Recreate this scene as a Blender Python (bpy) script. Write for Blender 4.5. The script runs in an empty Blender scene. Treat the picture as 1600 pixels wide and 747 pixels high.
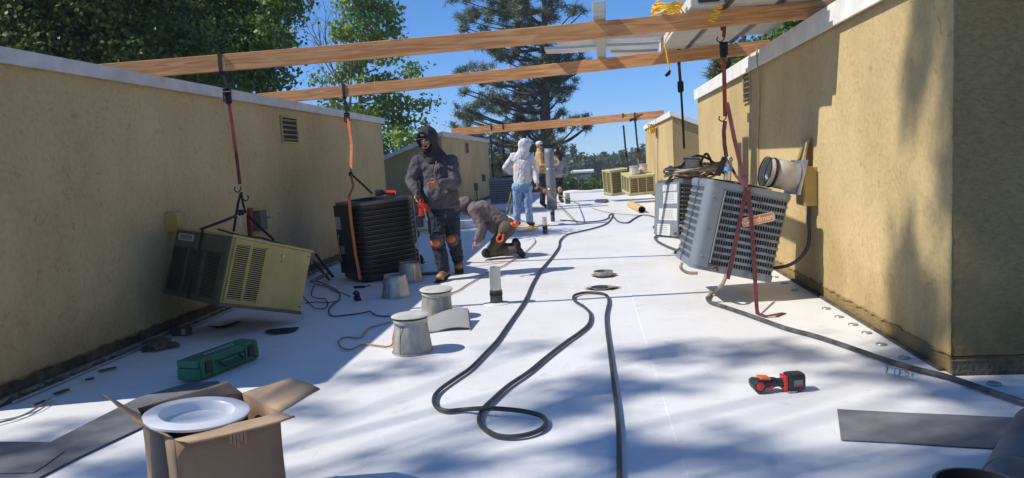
import bpy, bmesh, math, random
import numpy as np
from mathutils import Vector, Matrix, Euler
R = math.radians
random.seed(7); rng = np.random.default_rng(11)
sc = bpy.context.scene
col = sc.collection

# ---------------------------------------------------------------- camera
FPX = 1150.0; ROLL = 0.055; CAMH = 1.3
VPX, VPY = 920 - 800, 245 - 373.5          # where the roof's long direction vanishes
_u = VPX*math.cos(ROLL) - VPY*math.sin(ROLL); _v = VPX*math.sin(ROLL) + VPY*math.cos(ROLL)
PITCH = math.atan(-_v/FPX); YAW = math.atan(_u/math.hypot(FPX, _v))
FW = Vector((-math.sin(YAW)*math.cos(PITCH), math.cos(YAW)*math.cos(PITCH), -math.sin(PITCH)))
RT = Vector((math.cos(YAW), math.sin(YAW), 0)); UP = RT.cross(FW)
CX = math.cos(ROLL)*RT - math.sin(ROLL)*UP; CY = math.sin(ROLL)*RT + math.cos(ROLL)*UP
CO = Vector((0, 0, CAMH))
cam_d = bpy.data.cameras.new('camera'); cam = bpy.data.objects.new('camera', cam_d); col.objects.link(cam)
cam.matrix_world = Matrix(((CX.x, CY.x, -FW.x, 0), (CX.y, CY.y, -FW.y, 0), (CX.z, CY.z, -FW.z, CAMH), (0, 0, 0, 1)))
cam_d.sensor_width = 36; cam_d.lens = 36*FPX/1600; cam_d.clip_start = 0.05; cam_d.clip_end = 5000
sc.camera = cam

# ---------------------------------------------------------------- sky and sun
SUN_H = (0.970, 0.242); SUN_EL = R(47.8)     # horizontal travel of the light, elevation
w = bpy.data.worlds.new('World'); sc.world = w; w.use_nodes = True
nt = w.node_tree
bg = nt.nodes['Background']; sky = nt.nodes.new('ShaderNodeTexSky')
sky.sky_type = 'NISHITA'; sky.sun_disc = False
sky.sun_elevation = SUN_EL; sky.sun_rotation = math.atan2(-SUN_H[0], -SUN_H[1])
sky.altitude = 300; sky.air_density = 0.7; sky.dust_density = 0.0; sky.ozone_density = 5.0
hs = nt.nodes.new('ShaderNodeHueSaturation'); hs.inputs['Saturation'].default_value = 1.15
nt.links.new(sky.outputs[0], hs.inputs['Color'])
tn = nt.nodes.new('ShaderNodeMix'); tn.data_type = 'RGBA'; tn.blend_type = 'MULTIPLY'; tn.inputs[0].default_value = 1.0; tn.inputs[7].default_value = (0.72, 1.16, 1.74, 1)   # the camera's cool white balance
nt.links.new(hs.outputs[0], tn.inputs[6]); gm = nt.nodes.new('ShaderNodeGamma'); gm.inputs[1].default_value = 0.74; nt.links.new(tn.outputs[2], gm.inputs[0]); nt.links.new(gm.outputs[0], bg.inputs[0]); bg.inputs[1].default_value = 0.15
sd = bpy.data.lights.new('sun', 'SUN'); sd.energy = 4.6; sd.angle = R(0.53); sd.color = (1.0, 0.95, 0.86)
sun = bpy.data.objects.new('sun', sd); col.objects.link(sun)
sun.rotation_euler = Vector((SUN_H[0]*math.cos(SUN_EL), SUN_H[1]*math.cos(SUN_EL), -math.sin(SUN_EL))).to_track_quat('-Z', 'Y').to_euler()
sun.location = (-10, -3, 12)
sc.view_settings.view_transform = 'Standard'; sc.view_settings.look = 'None'
sc.view_settings.exposure = 0.15; sc.view_settings.gamma = 1.0
sc.cycles.max_bounces = 8; sc.cycles.diffuse_bounces = 4; sc.cycles.transparent_max_bounces = 8

# ---------------------------------------------------------------- pixel helpers (used to place things in the real scene)
def ray(px, py): return FW*FPX + CX*(px-800) - CY*(py-373.5)
def at(px, py, z=0.0): d = ray(px, py); return CO + d*((z-CAMH)/d.z)
def atx(px, py, X): d = ray(px, py); return CO + d*(X/d.x)
def aty(px, py, Y): d = ray(px, py); return CO + d*(Y/d.y)
def onpl(px, py, p, n): d = ray(px, py); return CO + d*((p-CO).dot(n)/d.dot(n))

# ---------------------------------------------------------------- materials
M = {}
def mat(name, c, rough=0.6, metal=0.0, var=0.0, vscale=3.0, c2=None, bump=0.0, bscale=40.0, bdist=0.01, spec=None, coat=0.0, trans=0.0, detail=4.0, stretch=None, rvar=0.0, fold=False):
    m = bpy.data.materials.new(name); m.use_nodes = True; M[name] = m
    t = m.node_tree; N = t.nodes; L = t.links; b = N['Principled BSDF']
    b.inputs['Base Color'].default_value = (*c, 1); b.inputs['Roughness'].default_value = rough; b.inputs['Metallic'].default_value = metal
    if spec is not None: b.inputs['Specular IOR Level'].default_value = spec
    if coat: b.inputs['Coat Weight'].default_value = coat; b.inputs['Coat Roughness'].default_value = 0.15
    if trans: b.inputs['Transmission Weight'].default_value = trans
    tc = N.new('ShaderNodeTexCoord'); vec = tc.outputs['Object']
    if stretch:
        mp = N.new('ShaderNodeMapping'); mp.inputs['Scale'].default_value = stretch; L.new(vec, mp.inputs[0]); vec = mp.outputs[0]
    if var or c2:
        n = N.new('ShaderNodeTexNoise'); n.inputs['Scale'].default_value = vscale; n.inputs['Detail'].default_value = detail; n.inputs['Roughness'].default_value = 0.62
        L.new(vec, n.inputs['Vector'])
        r = N.new('ShaderNodeValToRGB'); e = r.color_ramp.elements
        e[0].position = 0.36; e[1].position = 0.66
        cc2 = c2 if c2 else tuple(min(1, x*(1+var)) for x in c)
        cc1 = c if c2 else tuple(x*(1-var) for x in c)
        e[0].color = (*cc1, 1); e[1].color = (*cc2, 1)
        L.new(n.outputs['Fac'], r.inputs[0]); L.new(r.outputs[0], b.inputs['Base Color'])
        if rvar:
            mr = N.new('ShaderNodeMapRange'); mr.inputs['To Min'].default_value = rough-rvar; mr.inputs['To Max'].default_value = rough+rvar
            L.new(n.outputs['Fac'], mr.inputs[0]); L.new(mr.outputs[0], b.inputs['Roughness'])
    if bump:
        n2 = N.new('ShaderNodeTexNoise'); n2.inputs['Scale'].default_value = bscale; n2.inputs['Detail'].default_value = 3; v2 = vec
        if fold:
            n2.inputs['Distortion'].default_value = 1.4; mf = N.new('ShaderNodeMapping'); mf.inputs['Scale'].default_value = (1.3, 1.3, .55); mf.inputs['Rotation'].default_value = (.3, .5, 0); L.new(vec, mf.inputs[0]); v2 = mf.outputs[0]
        L.new(v2, n2.inputs['Vector'])
        bp = N.new('ShaderNodeBump'); bp.inputs['Strength'].default_value = bump; bp.inputs['Distance'].default_value = bdist
        L.new(n2.outputs['Fac'], bp.inputs['Height']); L.new(bp.outputs[0], b.inputs['Normal'])
    return m

def stucco(name, c, c2, coarse):
    m = bpy.data.materials.new(name); m.use_nodes = True; M[name] = m
    t = m.node_tree; N = t.nodes; L = t.links; b = N['Principled BSDF']; b.inputs['Roughness'].default_value = 0.9
    b.inputs['Specular IOR Level'].default_value = 0.15
    tc = N.new('ShaderNodeTexCoord'); P = tc.outputs['Object']
    def noise(s, d=4, dist=0.0, v=P, rough=0.55):
        n = N.new('ShaderNodeTexNoise'); n.inputs['Scale'].default_value = s; n.inputs['Detail'].default_value = d
        n.inputs['Distortion'].default_value = dist; n.inputs['Roughness'].default_value = rough; L.new(v, n.inputs['Vector']); return n.outputs['Fac']
    def ramp(f, stops):
        r = N.new('ShaderNodeValToRGB'); r.color_ramp.elements[0].position = stops[0][0]; r.color_ramp.elements[0].color = (*stops[0][1], 1)
        r.color_ramp.elements[1].position = stops[1][0]; r.color_ramp.elements[1].color = (*stops[1][1], 1)
        for p, k in stops[2:]: e = r.color_ramp.elements.new(p); e.color = (*k, 1)
        L.new(f, r.inputs[0]); return r.outputs[0]
    def mix(a, bb, f, mode='MIX'):
        x = N.new('ShaderNodeMix'); x.data_type = 'RGBA'; x.blend_type = mode
        if isinstance(f, float): x.inputs[0].default_value = f
        else: L.new(f, x.inputs[0])
        L.new(a, x.inputs[6]); L.new(bb, x.inputs[7]); return x.outputs[2]
    sx = N.new('ShaderNodeSeparateXYZ'); L.new(P, sx.inputs[0]); zz = N.new('ShaderNodeMath'); zz.operation = 'MULTIPLY_ADD'; L.new(noise(3.0, 5), zz.inputs[0]); zz.inputs[1].default_value = .9; L.new(sx.outputs['Z'], zz.inputs[2])
    foot_shade = ramp(zz.outputs[0], [(0.45, (0.70, 0.66, 0.60)), (1.0, (1, 1, 1))])  # tonal falloff towards the wall foot, painted into the stucco colour
    base = ramp(noise(1.1, 6), [(0.35, c), (0.68, c2)])
    # vertical rain streaks and grime
    mp = N.new('ShaderNodeMapping'); mp.inputs['Scale'].default_value = (3, 3, 0.6); L.new(P, mp.inputs[0])
    st = ramp(noise(1.6, 5, 0.3, mp.outputs[0], 0.7), [(0.42, (0.78, 0.76, 0.72)), (0.60, (1.0, 1.0, 1.0))])
    col1 = mix(base, st, 0.15, 'MULTIPLY')
    col1 = mix(col1, foot_shade, .8, 'MULTIPLY')
    fine = ramp(noise(26, 4), [(0.35, (0.82, 0.82, 0.80)), (0.60, (1, 1, 1))])
    col2 = mix(col1, fine, 0.6, 'MULTIPLY')
    L.new(col2, b.inputs['Base Color'])
    # trowelled skip texture: flat plaster with raised torn ridges
    a = N.new('ShaderNodeMath'); a.operation = 'MULTIPLY_ADD'
    mq = N.new('ShaderNodeMapping'); mq.inputs['Scale'].default_value = (1, 1, 1.0 if not coarse else 2.0); L.new(P, mq.inputs[0]); f1 = noise(11 if not coarse else 20, 7, 0.35, mq.outputs[0], .66)
    r1 = N.new('ShaderNodeMapRange'); r1.inputs['From Min'].default_value = 0.50; r1.inputs['From Max'].default_value = 0.62; L.new(f1, r1.inputs[0])
    f2 = noise(38, 5, 0.6)
    big = ramp(noise(.45, 5, .4), [(0.38, (0.80, 0.78, 0.74)), (0.60, (1, 1, 1))]); spots = ramp(noise(8.5, 6, 1.8, P, .72), [(0.33, (0.60, 0.55, 0.47)), (0.42, (1, 1, 1))]); pale = ramp(noise(2.3, 6, 1.5, P, .75), [(0.62, (1, 1, 1)), (0.72, (1.14, 1.13, 1.12))])
    L.new(col2 if coarse else mix(mix(mix(col2, big, .8, 'MULTIPLY'), spots, .7, 'MULTIPLY'), pale, .7, 'MULTIPLY'), b.inputs['Base Color'])
    L.new(f2, a.inputs[0]); a.inputs[1].default_value = 0.8 if not coarse else 1.3; L.new(r1.outputs[0], a.inputs[2])
    bp = N.new('ShaderNodeBump'); bp.inputs['Strength'].default_value = 0.45 if not coarse else 0.55; bp.inputs['Distance'].default_value = 0.006 if not coarse else 0.008
    L.new(a.outputs[0], bp.inputs['Height']); L.new(bp.outputs[0], b.inputs['Normal'])
    return m

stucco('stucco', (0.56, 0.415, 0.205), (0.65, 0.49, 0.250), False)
stucco('stucco_rough_shaded', (0.34, 0.245, 0.115), (0.42, 0.31, 0.145), True)  # same paint as the smooth walls; the end wall's shade is darkened into it
mat('membrane', (0.765, 0.763, 0.755), 0.45, var=0.02, vscale=1.4, bump=0.14, bscale=5, bdist=0.012)
def dirty(m):
    t = m.node_tree; N = t.nodes; L = t.links; b = N['Principled BSDF']; src = b.inputs['Base Color'].links[0].from_socket
    tc = N.new('ShaderNodeTexCoord')
    def layer(src, scale, lo, hi, c, rot=0.0, sc=(1, 1, 1), det=6):
        mp = N.new('ShaderNodeMapping'); mp.inputs['Scale'].default_value = sc; mp.inputs['Rotation'].default_value = (0, 0, rot); L.new(tc.outputs['Object'], mp.inputs[0])
        n = N.new('ShaderNodeTexNoise'); n.inputs['Scale'].default_value = scale; n.inputs['Detail'].default_value = det; n.inputs['Roughness'].default_value = .7; L.new(mp.outputs[0], n.inputs['Vector'])
        r = N.new('ShaderNodeMapRange'); r.inputs['From Min'].default_value = lo; r.inputs['From Max'].default_value = hi; L.new(n.outputs['Fac'], r.inputs[0])
        x = N.new('ShaderNodeMix'); x.data_type = 'RGBA'; x.blend_type = 'MULTIPLY'; L.new(r.outputs[0], x.inputs[0]); L.new(src, x.inputs[6]); x.inputs[7].default_value = (*c, 1); return x.outputs[2]
    o = layer(src, .9, .48, .78, (.84, .82, .79)); o = layer(o, 7, .58, .76, (.74, .72, .68)); o = layer(o, 2.2, .63, .72, (.82, .80, .77), .5, (5, .5, 1)); o = layer(o, 2.0, .64, .72, (.84, .82, .80), -1.0, (6, .6, 1)); o = layer(o, 60, .70, .78, (.55, .50, .45), det=2)
    L.new(o, b.inputs['Base Color'])
dirty(M['membrane'])
mat('membrane_edge', (0.70, 0.70, 0.70), 0.5)
mat('fascia_paint', (0.58, 0.54, 0.48), 0.6, var=0.14, vscale=5, bump=0.15, bscale=60)
mat('fascia_white', (0.78, 0.75, 0.68), 0.6, var=0.10, vscale=4, bump=0.15, bscale=60)
mat('shingle', (0.16, 0.15, 0.14), 0.95, var=0.3, vscale=12, bump=0.5, bscale=90)
mat('old_roof', (0.055, 0.048, 0.038), 0.95, c2=(0.16, 0.125, 0.08), vscale=9, bump=0.8, bscale=45, bdist=0.02)
mat('batten', (0.30, 0.24, 0.15), 0.85, var=0.3, vscale=7, bump=0.3, bscale=40)
mat('dark_gap', (0.02, 0.02, 0.02), 0.9)
mat('pad_gray', (0.115, 0.118, 0.13), 0.55, c2=(0.19, 0.195, 0.21), vscale=4.5, bump=0.1, bscale=30)
mat('pad_under', (0.17, 0.17, 0.175), 0.6, var=0.1, vscale=3)
mat('steel', (0.52, 0.53, 0.54), 0.38, 0.85, var=0.16, vscale=9, rvar=0.1)
mat('edge_metal', (0.42, 0.42, 0.41), 0.5, 0.2, var=.2, vscale=8)
mat('galv', (0.34, 0.35, 0.35), 0.45, 0.7, c2=(0.56, 0.56, 0.54), vscale=12, rvar=0.12)
mat('vent_metal', (0.24, 0.225, 0.20), 0.65, 0.15, c2=(0.52, 0.50, 0.46), vscale=9, detail=8.0, stretch=(1, 1, .4))
mat('bent_gray', (0.30, 0.30, 0.305), 0.6, var=.06)
mat('duct_gray', (0.20, 0.215, 0.235), 0.5, 0.2, var=.1)
mat('shirt_pocket', (0.12, 0.10, 0.11), 0.9)
mat('vent_cap', (0.50, 0.475, 0.42), 0.6, 0.0, c2=(0.62, 0.59, 0.53), vscale=10)
mat('band_black', (0.02, 0.02, 0.022), 0.6)
mat('pvc_white', (0.66, 0.64, 0.58), 0.4, var=0.08, vscale=12)
mat('pipe_black', (0.035, 0.036, 0.04), 0.55, c2=(0.09, 0.09, 0.1), vscale=16)
mat('rubber', (0.028, 0.030, 0.034), 0.5, c2=(0.055, 0.057, 0.062), vscale=8)
mat('rubber_worn', (0.03, 0.03, 0.033), 0.55, c2=(0.12, 0.12, 0.12), vscale=11)
mat('cord_black', (0.012, 0.012, 0.014), 0.5)
mat('cord_orange', (0.42, 0.22, 0.10), 0.6, c2=(0.34, 0.15, 0.05), vscale=8)
mat('cord_tan', (0.36, 0.25, 0.14), 0.75, var=0.25, vscale=14)
mat('cord_yellow', (0.85, 0.50, 0.015), 0.5, var=0.1, vscale=20)
mat('rope_brown', (0.30, 0.23, 0.15), 0.85, c2=(0.46, 0.38, 0.27), vscale=9)
mat('strap_red', (0.20, 0.028, 0.022), 0.7, var=0.25, vscale=14)
mat('strap_maroon', (0.085, 0.022, 0.028), 0.7, c2=(0.17, 0.045, 0.055), vscale=22)
mat('strap_orange', (0.62, 0.17, 0.055), 0.7, var=0.2, vscale=14)
mat('strap_black', (0.016, 0.016, 0.018), 0.75)
mat('iron_black', (0.025, 0.025, 0.028), 0.4, 0.6)
mat('ac_gray', (0.20, 0.225, 0.25), 0.42, var=0.06, vscale=5, coat=0.2)
mat('ac_gray_dark', (0.16, 0.175, 0.19), 0.45, var=0.08, vscale=6)
mat('ac_slate', (0.115, 0.13, 0.145), 0.5, var=0.1, vscale=6)
mat('ac_black', (0.009, 0.010, 0.012), 0.42, coat=0.2)
mat('ac_black_glint', (0.16, 0.17, 0.18), 0.3, 0.5)  # bright edge lines of caught light, painted as a lighter colour
mat('coil', (0.018, 0.018, 0.019), 0.6, c2=(0.035, 0.032, 0.028), vscale=20)
mat('ac_tan', (0.37, 0.31, 0.105), 0.5, c2=(0.47, 0.39, 0.15), vscale=3.5, bump=0.05, bscale=20)
mat('ac_olive', (0.085, 0.082, 0.048), 0.5, c2=(0.13, 0.12, 0.07), vscale=5)
mat('ac_green', (0.46, 0.46, 0.21), 0.55, c2=(0.60, 0.55, 0.30), vscale=6)
mat('rust_screen', (0.20, 0.085, 0.04), 0.8, c2=(0.12, 0.16, 0.08), vscale=9)
mat('base_pan', (0.34, 0.32, 0.29), 0.6, 0.2, var=0.2, vscale=5)
mat('paper_label', (0.55, 0.55, 0.54), 0.6, c2=(0.66, 0.66, 0.65), vscale=60, stretch=(0.4, 0.4, 3))
mat('print_gray', (0.22, 0.22, 0.23), 0.7)
mat('copper_plate', (0.72, 0.33, 0.16), 0.35, 0.25, var=0.1, vscale=9)
mat('cream_letter', (0.85, 0.68, 0.50), 0.45)
mat('plate_silver', (0.50, 0.50, 0.47), 0.4, 0.3)
mat('letter_dark', (0.02, 0.02, 0.03), 0.5)
mat('box_tan', (0.46, 0.32, 0.10), 0.5, var=0.1, vscale=6)
mat('conduit', (0.07, 0.075, 0.08), 0.5, 0.2)
mat('cardboard', (0.33, 0.215, 0.13), 0.85, var=0.09, vscale=3.5, bump=0.1, bscale=30)
mat('cardboard_in', (0.43, 0.295, 0.185), 0.85, var=0.08, vscale=4)
mat('pail_white', (0.80, 0.81, 0.83), 0.35)
mat('case_green', (0.010, 0.145, 0.082), 0.42, var=0.12, vscale=9)
mat('case_black', (0.02, 0.022, 0.022), 0.5)
mat('letter_white', (0.55, 0.62, 0.58), 0.5)
mat('tool_red', (0.62, 0.03, 0.022), 0.38, coat=0.2)
mat('tool_black', (0.025, 0.027, 0.03), 0.45, bump=0.1, bscale=120)
mat('tool_orange', (0.75, 0.16, 0.03), 0.4)
mat('bottle', (0.9, 0.93, 0.95), 0.08, trans=1.0)
mat('bottle_blue', (0.10, 0.30, 0.60), 0.4)
mat('skin', (0.46, 0.22, 0.15), 0.55, var=0.08, vscale=9)
mat('skin_red', (0.42, 0.15, 0.09), 0.55)
mat('beard', (0.015, 0.012, 0.010), 0.85, bump=0.5, bscale=200)
mat('eye_white', (0.7, 0.68, 0.64), 0.2)
mat('hoodie_gray', (0.068, 0.064, 0.080), 0.9, c2=(0.105, 0.098, 0.116), vscale=5, bump=0.75, bscale=6.5, bdist=0.05, fold=True)
mat('hoodie_dark', (0.035, 0.037, 0.045), 0.9, var=0.15, vscale=5, bump=0.75, bscale=6.5, bdist=0.05, fold=True)
mat('cap_black', (0.014, 0.014, 0.017), 0.8)
mat('jeans_dark', (0.010, 0.018, 0.030), 0.9, c2=(0.021, 0.034, 0.054), vscale=7, bump=0.8, bscale=8, bdist=0.045, fold=True)
mat('jeans_light', (0.19, 0.33, 0.56), 0.85, c2=(0.34, 0.48, 0.70), vscale=9, bump=0.8, bscale=8, bdist=0.045, fold=True)
mat('hoodie_white', (0.60, 0.58, 0.61), 0.9, c2=(0.70, 0.68, 0.71), vscale=5, bump=0.75, bscale=6.5, bdist=0.05, fold=True)
mat('shirt_mauve', (0.150, 0.115, 0.125), 0.9, c2=(0.20, 0.16, 0.165), vscale=5, bump=0.75, bscale=6.5, bdist=0.05, fold=True)
mat('work_brown', (0.085, 0.068, 0.048), 0.9, c2=(0.14, 0.11, 0.075), vscale=8)
mat('jacket_tan', (0.55, 0.38, 0.18), 0.85, var=0.12, vscale=6)
mat('hoodie_pale', (0.30, 0.33, 0.36), 0.9, var=0.12, vscale=6)
mat('work_black', (0.012, 0.015, 0.018), 0.9, c2=(0.022, 0.028, 0.03), vscale=7)
mat('boot_brown', (0.17, 0.075, 0.04), 0.7, c2=(0.27, 0.14, 0.08), vscale=12)
mat('boot_toe', (0.42, 0.26, 0.17), 0.7)
mat('sole', (0.03, 0.025, 0.022), 0.8)
mat('knee_gray', (0.09, 0.085, 0.085), 0.8)
mat('knee_orange', (0.72, 0.17, 0.07), 0.7)
mat('glove_orange', (0.62, 0.17, 0.07), 0.8)
mat('cloth_patch', (0.45, 0.36, 0.22), 0.8)
mat('bark', (0.075, 0.055, 0.042), 0.95, c2=(0.13, 0.10, 0.08), vscale=5, bump=1.0, bscale=12, bdist=0.05)
mat('bark_pale', (0.13, 0.11, 0.09), 0.95, var=0.3, vscale=5)
mat('earth', (0.10, 0.085, 0.05), 0.95, c2=(0.07, 0.09, 0.035), vscale=0.05)
mat('far_wall', (0.55, 0.50, 0.42), 0.9); mat('far_roof', (0.70, 0.69, 0.66), 0.8); mat('far_glass', (0.05, 0.07, 0.09), 0.2)
mat('sheet_metal', (0.50, 0.50, 0.50), 0.4, 0.45, c2=(0.66, 0.65, 0.63), vscale=3)
mat('panel_board', (0.45, 0.44, 0.39), 0.75, c2=(0.53, 0.52, 0.47), vscale=4)
mat('panel_side', (0.68, 0.66, 0.60), 0.7, var=0.08, vscale=9)
mat('seal_black', (0.03, 0.032, 0.036), 0.45, c2=(0.10, 0.105, 0.11), vscale=18)
mat('lumber_green', (0.36, 0.38, 0.33), 0.8, c2=(0.50, 0.51, 0.45), vscale=6, stretch=(6, 1, 6))

def wood(name):
    m = bpy.data.materials.new(name); m.use_nodes = True; M[name] = m
    t = m.node_tree; N = t.nodes; L = t.links; b = N['Principled BSDF']; b.inputs['Roughness'].default_value = 0.7
    tc = N.new('ShaderNodeTexCoord'); mp = N.new('ShaderNodeMapping'); mp.inputs['Scale'].default_value = (1.0, 14, 14); L.new(tc.outputs['Object'], mp.inputs[0])
    n = N.new('ShaderNodeTexNoise'); n.inputs['Scale'].default_value = 2.2; n.inputs['Detail'].default_value = 6; n.inputs['Distortion'].default_value = 1.2; L.new(mp.outputs[0], n.inputs['Vector'])
    r = N.new('ShaderNodeValToRGB'); e = r.color_ramp.elements; e[0].position = 0.35; e[0].color = (0.50, 0.205, 0.07, 1); e[1].position = 0.66; e[1].color = (0.78, 0.40, 0.165, 1)
    L.new(n.outputs['Fac'], r.inputs[0])
    # knots
    mp2 = N.new('ShaderNodeMapping'); mp2.inputs['Scale'].default_value = (1.15, 5.0, 5.0); L.new(tc.outputs['Object'], mp2.inputs[0])
    v = N.new('ShaderNodeTexVoronoi'); v.inputs['Scale'].default_value = 1.3; L.new(mp2.outputs[0], v.inputs['Vector'])
    r2 = N.new('ShaderNodeValToRGB'); e = r2.color_ramp.elements; e[0].position = 0.04; e[0].color = (0.25, 0.15, 0.10, 1); e[1].position = 0.14; e[1].color = (1, 1, 1, 1)
    L.new(v.outputs['Distance'], r2.inputs[0])
    x = N.new('ShaderNodeMix'); x.data_type = 'RGBA'; x.blend_type = 'MULTIPLY'; x.inputs[0].default_value = 0.8
    L.new(r.outputs[0], x.inputs[6]); L.new(r2.outputs[0], x.inputs[7]); L.new(x.outputs[2], b.inputs['Base Color'])
    bp = N.new('ShaderNodeBump'); bp.inputs['Strength'].default_value = 0.25; bp.inputs['Distance'].default_value = 0.004; L.new(n.outputs['Fac'], bp.inputs['Height']); L.new(bp.outputs[0], b.inputs['Normal'])
wood('lumber')

def leafmat(name, c, c2, scale=0.8):
    m = bpy.data.materials.new(name); m.use_nodes = True; M[name] = m
    t = m.node_tree; N = t.nodes; L = t.links; b = N['Principled BSDF']; b.inputs['Roughness'].default_value = 0.5
    g = N.new('ShaderNodeTexCoord'); n = N.new('ShaderNodeTexNoise'); n.inputs['Scale'].default_value = scale; n.inputs['Detail'].default_value = 5; n.inputs['Roughness'].default_value = 0.75
    L.new(g.outputs['Object'], n.inputs['Vector'])
    r = N.new('ShaderNodeValToRGB'); e = r.color_ramp.elements; e[0].position = 0.38; e[0].color = (*c, 1); e[1].position = 0.62; e[1].color = (*c2, 1)
    L.new(n.outputs['Fac'], r.inputs[0]); L.new(r.outputs[0], b.inputs['Base Color'])
    tr = N.new('ShaderNodeBsdfTranslucent'); L.new(r.outputs[0], tr.inputs[0])
    mx = N.new('ShaderNodeMixShader'); mx.inputs[0].default_value = 0.35
    L.new(b.outputs[0], mx.inputs[1]); L.new(tr.outputs[0], mx.inputs[2]); L.new(mx.outputs[0], N['Material Output'].inputs[0])
leafmat('leaf_oak', (0.035, 0.06, 0.018), (0.20, 0.28, 0.045), 2.2)
leafmat('leaf_mid', (0.055, 0.115, 0.022), (0.22, 0.33, 0.05), 1.6)
leafmat('leaf_lime', (0.11, 0.22, 0.02), (0.33, 0.44, 0.05), 0.9)
leafmat('needle', (0.06, 0.085, 0.038), (0.22, 0.25, 0.11), 1.6)
leafmat('leaf_shrub', (0.05, 0.11, 0.02), (0.13, 0.20, 0.045), 1.0)
leafmat('leaf_far', (0.035, 0.062, 0.03), (0.10, 0.135, 0.055), 0.11)

# ---------------------------------------------------------------- mesh helpers
def tag(o, label=None, cat=None, group=None, kind=None):
    if label: o['label'] = label
    if cat: o['category'] = cat
    if group: o['group'] = group
    if kind: o['kind'] = kind
    return o
def empty(name, loc=(0, 0, 0), rot=None, mtx=None):
    o = bpy.data.objects.new(name, None); o.empty_display_size = 0.1; col.objects.link(o)
    if mtx is not None: o.matrix_world = mtx
    else:
        o.location = loc
        if rot: o.rotation_euler = rot
    return o
def thing(name, label, cat, loc=(0, 0, 0), rot=None, group=None, mtx=None):
    return tag(empty(name, loc, rot, mtx), label, cat, group)

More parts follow.
